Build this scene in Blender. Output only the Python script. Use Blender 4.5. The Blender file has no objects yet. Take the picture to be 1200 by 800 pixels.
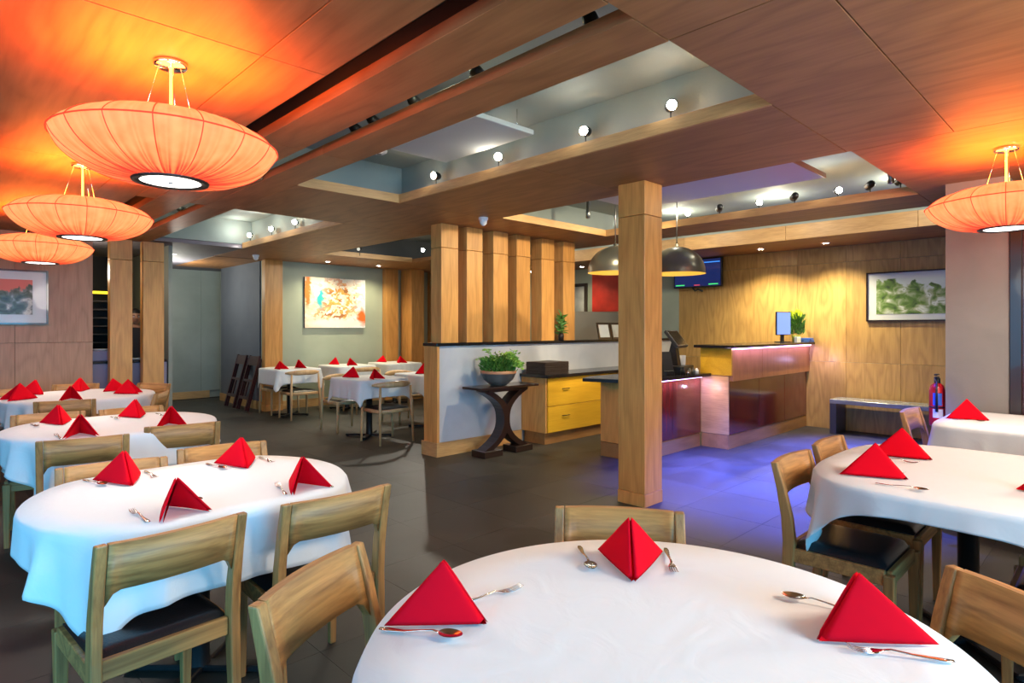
import bpy, math, random
from mathutils import Vector, Matrix, noise
C = bpy.context.scene.collection
PI = math.pi
R = math.radians
rnd = random.Random(7)
# ------------------------------------------------------------------ camera
cam = bpy.data.cameras.new('camera'); co = bpy.data.objects.new('camera', cam); C.objects.link(co)
co.location = (0, 0, 1.4); co.rotation_euler = (R(90), 0, R(-44.24))
cam.sensor_width = 36; cam.lens = 21.15; cam.shift_y = -16/1200; cam.clip_start = .02
bpy.context.scene.camera = co
# ------------------------------------------------------------------ world, light, exposure
vs = bpy.context.scene.view_settings
vs.view_transform = 'Standard'; vs.look = 'None'; vs.gamma = 1; vs.exposure = 0.88
w = bpy.data.worlds.new('world'); bpy.context.scene.world = w; w.use_nodes = True
w.node_tree.nodes['Background'].inputs[0].default_value = (.45, .68, 1, 1)
w.node_tree.nodes['Background'].inputs[1].default_value = .12
def lamp(name, kind, loc, energy, col, aim=None, **k):
    l = bpy.data.lights.new(name, kind); l.energy = energy; l.color = col
    for a, b in k.items(): setattr(l, a, b)
    o = bpy.data.objects.new(name, l); C.objects.link(o); o.location = loc
    if aim is not None:
        o.rotation_euler = (Vector(aim)-Vector(loc)).to_track_quat('-Z', 'Y').to_euler()
    return o
# daylight entering through the windows behind the camera and the glazed entrance on the right
lamp('window_daylight', 'AREA', (.2, -2.75, 1.45), 52, (.08, .54, 1), (.3, 2.6, .5), shape='RECTANGLE', size=3.6, size_y=1.7).data.spread = R(92)
lamp('side_window_daylight', 'AREA', (-2.75, 1.5, 1.45), 26, (.08, .54, 1), (1.1, 3.2, .4), shape='RECTANGLE', size=4.0, size_y=1.7).data.spread = R(100)
# added blue spots without fixtures, tinting the floor before the reception counter
for p, q, e, a in (((5.35, 2.0, 2.70), (5.45, 2.15, 0), 2400, 72), ((7.3, 1.9, 2.68), (7.35, 1.95, 0), 2700, 60), ((5.82, 2.6, 2.70), (6.05, 2.4, 0), 1300, 58)):
    lamp('blue_floor_wash', 'SPOT', p, e, (.02, .08, 1), q, spot_size=R(a), spot_blend=1.0, shadow_soft_size=.02)
# added warm fill points behind the camera, no lanterns stand there
for p, e in (((-1.4, 1.0, 2.15), 14), ((-1.4, -1.4, 2.15), 10), ((2.3, -1.2, 2.2), 105), ((4.6, -1.5, 2.15), 105)):
    lamp('warm_fill_behind', 'POINT', p, e, (1, .91, .77), shadow_soft_size=.35)
# ------------------------------------------------------------------ materials
def new_mat(name):
    m = bpy.data.materials.new(name); m.use_nodes = True
    nt = m.node_tree; b = nt.nodes['Principled BSDF']; return m, nt, b
def N(nt, t, **k):
    n = nt.nodes.new(t)
    for a, v in k.items(): setattr(n, a, v)
    return n
def ramp(nt, stops, interp='LINEAR'):
    r = N(nt, 'ShaderNodeValToRGB'); r.color_ramp.interpolation = interp
    e = r.color_ramp.elements
    while len(e) < len(stops): e.new(.5)
    for i, (p, c) in enumerate(stops):
        e[i].position = p; e[i].color = (*c, 1)
    return r
def simple(name, col, rough=.5, metal=0, bump=0, bscale=80, var=0, emis=None, es=0, coat=0, spec=None):
    m, nt, b = new_mat(name)
    b.inputs['Base Color'].default_value = (*col, 1); b.inputs['Roughness'].default_value = rough
    b.inputs['Metallic'].default_value = metal
    if coat: b.inputs['Coat Weight'].default_value = coat
    if spec is not None: b.inputs['Specular IOR Level'].default_value = spec
    if emis: b.inputs['Emission Color'].default_value = (*emis, 1); b.inputs['Emission Strength'].default_value = es
    L = nt.links
    if bump or var:
        tc = N(nt, 'ShaderNodeTexCoord'); no = N(nt, 'ShaderNodeTexNoise'); no.inputs['Scale'].default_value = bscale
        no.inputs['Detail'].default_value = 4
        L.new(tc.outputs['Object'], no.inputs['Vector'])
        if var:
            r = ramp(nt, [(.3, [c*(1-var) for c in col]), (.7, [min(1, c*(1+var)) for c in col])])
            L.new(no.outputs['Fac'], r.inputs[0]); L.new(r.outputs[0], b.inputs['Base Color'])
        if bump:
            bp = N(nt, 'ShaderNodeBump'); bp.inputs['Strength'].default_value = bump; bp.inputs['Distance'].default_value = .01
            L.new(no.outputs['Fac'], bp.inputs['Height']); L.new(bp.outputs[0], b.inputs['Normal'])
    return m
def wood(name, dark, light, stretch=(1, 1, 8), scale=6, lines=9, rough=.45, line_mix=.5, world=False, coat=0):
    """veneer: stretched noise cut into contour lines (cathedral figure) plus fine pores; stretch divides the grain axis"""
    m, nt, b = new_mat(name); L = nt.links
    tc = N(nt, 'ShaderNodeTexCoord'); oi = N(nt, 'ShaderNodeObjectInfo')
    geo = N(nt, 'ShaderNodeNewGeometry')
    add = N(nt, 'ShaderNodeVectorMath', operation='ADD'); mulv = N(nt, 'ShaderNodeVectorMath', operation='SCALE')
    comb = N(nt, 'ShaderNodeCombineXYZ')
    for i in range(3): L.new(oi.outputs['Random'], comb.inputs[i])
    L.new(comb.outputs[0], mulv.inputs[0]); mulv.inputs['Scale'].default_value = 37
    L.new(tc.outputs['Object'], add.inputs[0]); L.new(mulv.outputs[0], add.inputs[1])
    mp = N(nt, 'ShaderNodeMapping'); mp.inputs['Scale'].default_value = [1/s for s in stretch]
    L.new(add.outputs[0], mp.inputs[0])
    n1 = N(nt, 'ShaderNodeTexNoise'); n1.inputs['Scale'].default_value = scale; n1.inputs['Detail'].default_value = 2.5
    n1.inputs['Roughness'].default_value = .45
    L.new(mp.outputs[0], n1.inputs['Vector'])
    mu = N(nt, 'ShaderNodeMath', operation='MULTIPLY'); mu.inputs[1].default_value = lines*6.28
    L.new(n1.outputs['Fac'], mu.inputs[0])
    si = N(nt, 'ShaderNodeMath', operation='SINE'); L.new(mu.outputs[0], si.inputs[0])
    mr = N(nt, 'ShaderNodeMapRange'); mr.inputs[1].default_value = -1; L.new(si.outputs[0], mr.inputs[0])
    pw = N(nt, 'ShaderNodeMath', operation='POWER'); pw.inputs[1].default_value = .6; L.new(mr.outputs[0], pw.inputs[0])
    mp2 = N(nt, 'ShaderNodeMapping'); mp2.inputs['Scale'].default_value = [1/(s if s < 1.5 else s*3.2) for s in stretch]
    L.new(add.outputs[0], mp2.inputs[0])
    n2 = N(nt, 'ShaderNodeTexNoise'); n2.inputs['Scale'].default_value = scale*16; n2.inputs['Detail'].default_value = 3
    L.new(mp2.outputs[0], n2.inputs['Vector'])
    mx = N(nt, 'ShaderNodeMix'); mx.data_type = 'FLOAT'; mx.inputs[0].default_value = line_mix
    L.new(n2.outputs['Fac'], mx.inputs[2]); L.new(pw.outputs[0], mx.inputs[3])
    rp = ramp(nt, [(.15, dark), (.8, light)]); L.new(mx.outputs[0], rp.inputs[0])
    hv = N(nt, 'ShaderNodeHueSaturation'); L.new(rp.outputs[0], hv.inputs['Color'])
    vr = N(nt, 'ShaderNodeMapRange'); vr.inputs[3].default_value = .88; vr.inputs[4].default_value = 1.1
    L.new(oi.outputs['Random'], vr.inputs[0]); L.new(vr.outputs[0], hv.inputs['Value'])
    L.new(hv.outputs[0], b.inputs['Base Color'])
    b.inputs['Roughness'].default_value = rough
    if coat: b.inputs['Coat Weight'].default_value = coat; b.inputs['Coat Roughness'].default_value = .12
    bp = N(nt, 'ShaderNodeBump'); bp.inputs['Strength'].default_value = .12; bp.inputs['Distance'].default_value = .003
    L.new(n2.outputs['Fac'], bp.inputs['Height']); L.new(bp.outputs[0], b.inputs['Normal'])
    return m
M = {}
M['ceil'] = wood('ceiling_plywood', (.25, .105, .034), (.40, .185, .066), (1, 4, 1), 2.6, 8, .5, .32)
M['edge'] = wood('plywood_edge', (.42, .22, .075), (.68, .40, .16), (5, 5, 1), 9, 3, .5, .2)
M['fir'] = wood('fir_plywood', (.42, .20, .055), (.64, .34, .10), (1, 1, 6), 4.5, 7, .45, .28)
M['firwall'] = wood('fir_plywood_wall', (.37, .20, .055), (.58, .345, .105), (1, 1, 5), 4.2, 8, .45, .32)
M['pink'] = wood('fir_plywood_left', (.32, .17, .095), (.48, .27, .16), (1, 1, 5), 4, 8, .5, .25)
M['post'] = wood('column_veneer', (.50, .215, .052), (.76, .375, .105), (1, 1, 6), 5, 6, .4, .25)
M['cab'] = wood('cabinet_maple', (.60, .31, .018), (.80, .46, .035), (7, 1, 1), 5, 3, .35, .25)
M['chair'] = wood('chair_oak', (.19, .083, .024), (.54, .268, .080), (9, 1, 1), 7, 7, .5, .3)
M['chairv'] = wood('chair_oak_upright', (.19, .083, .024), (.50, .248, .074), (1, 1, 9), 9, 6, .5, .3)
M['beech'] = wood('beech', (.45, .26, .11), (.66, .43, .21), (1, 1, 6), 9, 3, .4, .3)
M['plinth'] = wood('plinth_wood', (.26, .12, .04), (.42, .21, .075), (6, 1, 1), 6, 3, .4, .3)
M['redwood'] = wood('lacquered_mahogany', (.055, .006, .003), (.17, .022, .010), (1, 1, 6), 5, 5, .12, .35, coat=.8)
M['band'] = wood('warm_band', (.34, .135, .04), (.48, .21, .07), (1, 1, 5), 5, 4, .3, .25)
M['mahog'] = simple('dark_mahogany', (.045, .008, .010), .3, coat=.3)
M['ebony'] = simple('ebonised_wood', (.022, .010, .007), .28, coat=.3)
M['black'] = simple('black_stone', (.012, .011, .012), .18, bump=.02, bscale=50)
M['seat'] = simple('black_leather', (.014, .012, .013), .32, bump=.12, bscale=160)
M['blackmetal'] = simple('black_metal', (.012, .012, .013), .4, .3)
M['plastic'] = simple('black_plastic', (.012, .012, .014), .35)
M['chrome'] = simple('chrome', (.75, .75, .76), .12, 1)
M['steel'] = simple('cutlery_steel', (.66, .62, .58), .16, 1)
M['brushed'] = simple('brushed_steel', (.35, .35, .33), .3, 1)
M['darkring'] = simple('dark_ring', (.05, .035, .03), .35, .5)
M['white'] = simple('white_paint', (.62, .64, .60), .9, spec=.2)
M['plate'] = simple('white_plastic', (.8, .8, .82), .35)
def plaster(name, c1, c2, sc=1.6, rough=.75):
    m, nt, b = new_mat(name); L = nt.links
    tc = N(nt, 'ShaderNodeTexCoord'); n1 = N(nt, 'ShaderNodeTexNoise'); n1.inputs['Scale'].default_value = sc
    n1.inputs['Detail'].default_value = 5; n1.inputs['Distortion'].default_value = .6
    L.new(tc.outputs['Object'], n1.inputs['Vector'])
    r = ramp(nt, [(.3, c1), (.7, c2)]); L.new(n1.outputs['Fac'], r.inputs[0]); L.new(r.outputs[0], b.inputs['Base Color'])
    n2 = N(nt, 'ShaderNodeTexNoise'); n2.inputs['Scale'].default_value = 60; L.new(tc.outputs['Object'], n2.inputs['Vector'])
    bp = N(nt, 'ShaderNodeBump'); bp.inputs['Strength'].default_value = .08; bp.inputs['Distance'].default_value = .01
    L.new(n2.outputs['Fac'], bp.inputs['Height']); L.new(bp.outputs[0], b.inputs['Normal'])
    b.inputs['Roughness'].default_value = rough; return m
M['grey'] = plaster('blue_grey_plaster', (.25, .28, .245), (.32, .345, .31))
M['green'] = plaster('sage_plaster', (.36, .40, .30), (.42, .46, .35))
M['slatewall'] = plaster('slate_plaster', (.095, .11, .14), (.125, .14, .17))
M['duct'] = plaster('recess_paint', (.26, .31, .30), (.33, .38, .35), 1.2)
M['ductshade'] = plaster('recess_paint_shaded', (.05, .055, .06), (.07, .075, .08), 1.2)  # recess paint with the shade of enclosed openings put into its colour
M['darkceil'] = plaster('dark_ceiling_paint', (.13, .12, .15), (.16, .15, .18))
M['mauve'] = plaster('mauve_plaster', (.205, .185, .165), (.25, .225, .20), 2.5)
def floor_mat():
    m, nt, b = new_mat('slate_tile'); L = nt.links
    tc = N(nt, 'ShaderNodeTexCoord'); oi = N(nt, 'ShaderNodeObjectInfo')
    ge = N(nt, 'ShaderNodeNewGeometry')
    n1 = N(nt, 'ShaderNodeTexNoise'); n1.inputs['Scale'].default_value = 2.2; n1.inputs['Detail'].default_value = 6; n1.inputs['Distortion'].default_value = 1.2
    L.new(ge.outputs['Position'], n1.inputs['Vector'])
    r = ramp(nt, [(.3, (.024, .0225, .018)), (.72, (.054, .050, .041))]); L.new(n1.outputs['Fac'], r.inputs[0])
    hv = N(nt, 'ShaderNodeHueSaturation'); vr = N(nt, 'ShaderNodeMapRange'); vr.inputs[3].default_value = .85; vr.inputs[4].default_value = 1.18
    L.new(oi.outputs['Random'], vr.inputs[0]); L.new(vr.outputs[0], hv.inputs['Value']); L.new(r.outputs[0], hv.inputs['Color'])
    L.new(hv.outputs[0], b.inputs['Base Color'])
    rr = N(nt, 'ShaderNodeMapRange'); rr.inputs[3].default_value = .40; rr.inputs[4].default_value = .62
    L.new(n1.outputs['Fac'], rr.inputs[0]); L.new(rr.outputs[0], b.inputs['Roughness'])
    bp = N(nt, 'ShaderNodeBump'); bp.inputs['Strength'].default_value = .15; bp.inputs['Distance'].default_value = .01
    L.new(n1.outputs['Fac'], bp.inputs['Height']); L.new(bp.outputs[0], b.inputs['Normal']); return m
M['floor'] = floor_mat()
M['grout'] = simple('grout', (.03, .027, .023), .8)
def cloth_mat(name, col, rough=.8, weave=900, wr=.15):
    m, nt, b = new_mat(name); L = nt.links
    b.inputs['Base Color'].default_value = (*col, 1); b.inputs['Roughness'].default_value = rough
    b.inputs['Sheen Weight'].default_value = .15
    tc = N(nt, 'ShaderNodeTexCoord'); n1 = N(nt, 'ShaderNodeTexNoise'); n1.inputs['Scale'].default_value = 7; n1.inputs['Detail'].default_value = 3
    n1.inputs['Distortion'].default_value = 1.5
    n2 = N(nt, 'ShaderNodeTexNoise'); n2.inputs['Scale'].default_value = weave
    L.new(tc.outputs['Object'], n1.inputs['Vector']); L.new(tc.outputs['Object'], n2.inputs['Vector'])
    b1 = N(nt, 'ShaderNodeBump'); b1.inputs['Strength'].default_value = wr; b1.inputs['Distance'].default_value = .02
    b2 = N(nt, 'ShaderNodeBump'); b2.inputs['Strength'].default_value = .15; b2.inputs['Distance'].default_value = .001
    L.new(n1.outputs['Fac'], b1.inputs['Height']); L.new(n2.outputs['Fac'], b2.inputs['Height'])
    L.new(b1.outputs[0], b2.inputs['Normal']); L.new(b2.outputs[0], b.inputs['Normal']); return m
M['cloth'] = cloth_mat('white_linen', (.75, .76, .75))
M['napkin'] = cloth_mat('red_napkin_cotton', (.74, .002, .012), .95, 1200, .1)
for k_, v_ in (('Sheen Weight', 0), ('Specular IOR Level', .08)): M['napkin'].node_tree.nodes['Principled BSDF'].inputs[k_].default_value = v_
def lantern_mat():
    m, nt, b = new_mat('orange_silk'); L = nt.links
    at = N(nt, 'ShaderNodeAttribute'); at.attribute_name = 'rib'
    tc = N(nt, 'ShaderNodeTexCoord'); n = N(nt, 'ShaderNodeTexNoise'); n.inputs['Scale'].default_value = 14; n.inputs['Detail'].default_value = 3
    L.new(tc.outputs['Object'], n.inputs['Vector'])
    ad = N(nt, 'ShaderNodeMath', operation='MULTIPLY_ADD'); ad.inputs[1].default_value = .5
    L.new(n.outputs['Fac'], ad.inputs[0]); L.new(at.outputs['Fac'], ad.inputs[2])
    r = ramp(nt, [(.2, (1.0, .45, .16)), (.55, (1.0, .25, .065)), (1.0, (.70, .015, .012))]); L.new(ad.outputs[0], r.inputs[0])
    b.inputs['Base Color'].default_value = (.35, .06, .02, 1); b.inputs['Roughness'].default_value = .7
    L.new(r.outputs[0], b.inputs['Emission Color']); b.inputs['Emission Strength'].default_value = .62
    return m
M['silk'] = lantern_mat()
M['rib'] = simple('red_wire_rib', (.5, .03, .01), .6, emis=(.75, .05, .015), es=.6)
M['diffuser'] = simple('lit_diffuser', (.9, .9, .9), .5, emis=(1, .93, .85), es=2.2)
M['bulb'] = simple('lit_spot_lens', (1, 1, 1), .3, emis=(1, .98, .88), es=60)
M['bulbdim'] = simple('dim_spot_lens', (.7, .7, .6), .3, emis=(1, .95, .8), es=.4)
M['domeout'] = simple('dark_bronze', (.20, .19, .15), .3, .75)
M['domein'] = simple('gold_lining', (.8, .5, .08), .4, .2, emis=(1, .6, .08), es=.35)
M['led'] = simple('violet_led', (1, 1, 1), .5, emis=(.55, .38, 1), es=6)
M['leaf'] = simple('leaf_green', (.09, .24, .035), .5, var=.4, bscale=25)
M['leaflight'] = simple('leaf_light', (.26, .46, .07), .5, var=.3, bscale=25)
M['leafyel'] = simple('leaf_yellow', (.42, .52, .03), .5)
M['soil'] = simple('soil', (.03, .02, .012), .9)
M['clay'] = simple('glazed_clay', (.12, .115, .10), .35, var=.3, bscale=12)
M['clayrim'] = simple('clay_rim', (.45, .22, .10), .5)
M['redpaint'] = simple('red_enamel', (.62, .01, .012), .3)
M['redart'] = simple('red_canvas', (.55, .03, .015), .6, var=.3, bscale=3)
M['stone'] = simple('polished_concrete', (.25, .27, .27), .2, var=.2, bscale=5)
M['darkstone'] = simple('dark_stone', (.07, .07, .08), .35)
M['beige'] = plaster('taupe_partition', (.30, .27, .22), (.34, .31, .26))
M['glass'] = simple('picture_glass', (.02, .02, .02), .05)
M['paper'] = simple('paper', (.72, .74, .72), .7)
M['blueprint'] = simple('blue_print', (.08, .16, .42), .6, var=.5, bscale=60)
M['screen'] = simple('screen_blue', (.02, .02, .03), .2, emis=(.18, .28, .80), es=1.0)
M['tv'] = simple('tv_screen', (.004, .005, .02), .1, emis=(.01, .02, .10), es=.6)
M['tvgreen'] = simple('tv_green_bar', (.02, .3, .05), .4, emis=(.05, .6, .15), es=.8)
M['tvblue'] = simple('tv_blue_bar', (.02, .1, .3), .4, emis=(.05, .25, .8), es=.8)
M['tvred'] = simple('tv_red_bar', (.3, .02, .03), .4, emis=(.6, .05, .08), es=.6)
M['skin'] = simple('skin', (.50, .25, .15), .5)
M['hair'] = simple('black_hair', (.01, .008, .008), .5)
M['shirt'] = simple('black_shirt', (.012, .012, .016), .8)
M['trouser'] = simple('dark_trousers', (.02, .02, .026), .8)
M['menu'] = simple('dark_menu_cover', (.035, .022, .018), .5, var=.3, bscale=30)
M['yellowlight'] = simple('yellow_strip', (.9, .7, .05), .5, emis=(1, .7, .02), es=1.3)
M['kitchen'] = simple('kitchen_dark', (.02, .018, .02), .7)
M['lilac'] = simple('lilac_counter', (.22, .20, .30), .5)
M['orangered'] = simple('red_upholstery', (.50, .06, .02), .6)
M['shelfmetal'] = simple('shelf_metal', (.10, .08, .07), .4, .6)
M['doorglass'] = simple('dark_door_glass', (.01, .012, .013), .06)
M['blue_label'] = simple('blue_label', (.05, .15, .55), .5)
M['canvas_side'] = simple('canvas_side', (.05, .05, .05), .7)
def art(name, build):
    m, nt, b = new_mat(name); L = nt.links; b.inputs['Roughness'].default_value = .55
    tc = N(nt, 'ShaderNodeTexCoord'); build(nt, L, tc, b); return m
def art_flowers(nt, L, tc, b):
    # abstract still life: cream ground, orange/brown dabs in the middle band, teal figure, white right side
    sx = N(nt, 'ShaderNodeSeparateXYZ'); L.new(tc.outputs['Generated'], sx.inputs[0])
    v = N(nt, 'ShaderNodeTexVoronoi'); v.inputs['Scale'].default_value = 17
    nz = N(nt, 'ShaderNodeTexNoise'); nz.inputs['Scale'].default_value = 5; nz.inputs['Detail'].default_value = 6; nz.inputs['Distortion'].default_value = 1.5
    L.new(tc.outputs['Generated'], nz.inputs['Vector'])
    mxv = N(nt, 'ShaderNodeVectorMath', operation='MULTIPLY_ADD'); mxv.inputs[1].default_value = (.25, .25, .25)
    L.new(nz.outputs['Color'], mxv.inputs[0]); L.new(tc.outputs['Generated'], mxv.inputs[2]); L.new(mxv.outputs[0], v.inputs['Vector'])
    sc = N(nt, 'ShaderNodeSeparateColor'); L.new(v.outputs['Color'], sc.inputs[0])
    cr = ramp(nt, [(0, (.95, .82, .62)), (.25, (.85, .30, .06)), (.4, (.95, .72, .50)), (.55, (.45, .16, .04)), (.68, (.98, .90, .80)), (.85, (.90, .45, .10)), (1, (.6, .55, .10))], 'CONSTANT')
    L.new(sc.outputs[0], cr.inputs[0])
    cream = ramp(nt, [(0, (.90, .62, .38)), (.45, (.95, .80, .62)), (.7, (.95, .93, .90)), (1, (.93, .93, .93))])
    ad = N(nt, 'ShaderNodeMath', operation='MULTIPLY_ADD'); ad.inputs[1].default_value = .5; L.new(nz.outputs['Fac'], ad.inputs[0]); 
    m2 = N(nt, 'ShaderNodeMath', operation='MULTIPLY'); m2.inputs[1].default_value = .75; L.new(sx.outputs[0], m2.inputs[0]); L.new(m2.outputs[0], ad.inputs[2])
    L.new(ad.outputs[0], cream.inputs[0])
    def blob(cx, cz, rx, rz, soft=.3):
        mp = N(nt, 'ShaderNodeMapping', vector_type='TEXTURE'); mp.inputs['Location'].default_value = (cx, .5, cz); mp.inputs['Scale'].default_value = (rx, 50, rz)
        dv = N(nt, 'ShaderNodeVectorMath', operation='MULTIPLY_ADD'); dv.inputs[1].default_value = (.18, 0, .18); L.new(nz.outputs['Color'], dv.inputs[0]); 
        sb = N(nt, 'ShaderNodeVectorMath', operation='SUBTRACT'); sb.inputs[1].default_value = (.09, 0, .09); L.new(tc.outputs['Generated'], sb.inputs[0]); L.new(sb.outputs[0], dv.inputs[2])
        L.new(dv.outputs[0], mp.inputs[0]); ln = N(nt, 'ShaderNodeVectorMath', operation='LENGTH'); L.new(mp.outputs[0], ln.inputs[0])
        mr = N(nt, 'ShaderNodeMapRange'); mr.inputs[1].default_value = 1-soft; mr.inputs[2].default_value = 1+soft; mr.inputs[3].default_value = 1; mr.inputs[4].default_value = 0
        L.new(ln.outputs['Value'], mr.inputs[0]); return mr.outputs[0]
    def mix(fac, a, c):
        mx = N(nt, 'ShaderNodeMix'); mx.data_type = 'RGBA'; L.new(fac, mx.inputs[0]); L.new(a, mx.inputs[6])
        if isinstance(c, tuple): mx.inputs[7].default_value = (*c, 1)
        else: L.new(c, mx.inputs[7])
        return mx.outputs[2]
    o = mix(blob(.56, .58, .36, .46, .45), cream.outputs[0], cr.outputs[0])
    o = mix(blob(.5, .27, .48, .09, .6), o, cr.outputs[0])
    o = mix(blob(.25, .58, .05, .17), o, (.03, .45, .50))
    o = mix(blob(.04, .75, .05, .35), o, (.85, .18, .02)); o = mix(blob(.96, .22, .07, .17), o, (.80, .16, .02))
    o = mix(blob(.5, .09, .45, .08), o, (.95, .88, .78))
    L.new(o, b.inputs['Base Color'])
M['artflowers'] = art('painting_abstract', art_flowers)
def art_land(sky, c1, c2, c3, horizon, ax):
    def f(nt, L, tc, b):
        sx = N(nt, 'ShaderNodeSeparateXYZ'); L.new(tc.outputs['Generated'], sx.inputs[0])
        nz = N(nt, 'ShaderNodeTexNoise'); nz.inputs['Scale'].default_value = 2.6; nz.inputs['Detail'].default_value = 7; nz.inputs['Distortion'].default_value = .6
        mp = N(nt, 'ShaderNodeMapping'); mp.inputs['Scale'].default_value = (3.4, 1, 1.7) if ax == 0 else (1, 3.4, 1.7); L.new(tc.outputs['Generated'], mp.inputs[0]); L.new(mp.outputs[0], nz.inputs['Vector'])
        cr = ramp(nt, [(.3, c1), (.45, c2), (.56, c3), (.66, (.75, .78, .66)), (.75, c2)]); L.new(nz.outputs['Fac'], cr.inputs[0])
        ad = N(nt, 'ShaderNodeMath', operation='MULTIPLY_ADD'); ad.inputs[1].default_value = .9; L.new(nz.outputs['Fac'], ad.inputs[0]); L.new(sx.outputs[2], ad.inputs[2])
        a2 = N(nt, 'ShaderNodeMath', operation='MULTIPLY_ADD'); a2.inputs[1].default_value = -.45; L.new(sx.outputs[ax], a2.inputs[0]); L.new(ad.outputs[0], a2.inputs[2])
        mr = N(nt, 'ShaderNodeMapRange'); mr.inputs[1].default_value = horizon; mr.inputs[2].default_value = horizon+.06; L.new(a2.outputs[0], mr.inputs[0])
        mx = N(nt, 'ShaderNodeMix'); mx.data_type = 'RGBA'; L.new(mr.outputs[0], mx.inputs[0]); L.new(cr.outputs[0], mx.inputs[6]); mx.inputs[7].default_value = (*sky, 1)
        L.new(mx.outputs[2], b.inputs['Base Color']); b.inputs['Coat Weight'].default_value = .1; b.inputs['Coat Roughness'].default_value = .05
    return f
M['artred'] = art('print_red_sky', art_land((.80, .20, .14), (.03, .05, .035), (.10, .14, .08), (.25, .28, .24), .78, 0))
M['artgreen'] = art('print_green_trees', art_land((.62, .68, .60), (.03, .06, .02), (.13, .24, .035), (.36, .42, .22), 1.0, 1))
M['mat'] = simple('picture_mount', (.66, .68, .64), .35, coat=.15)
M['mirrorart'] = simple('pale_print', (.62, .64, .60), .4, var=.5, bscale=2.5)
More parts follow.
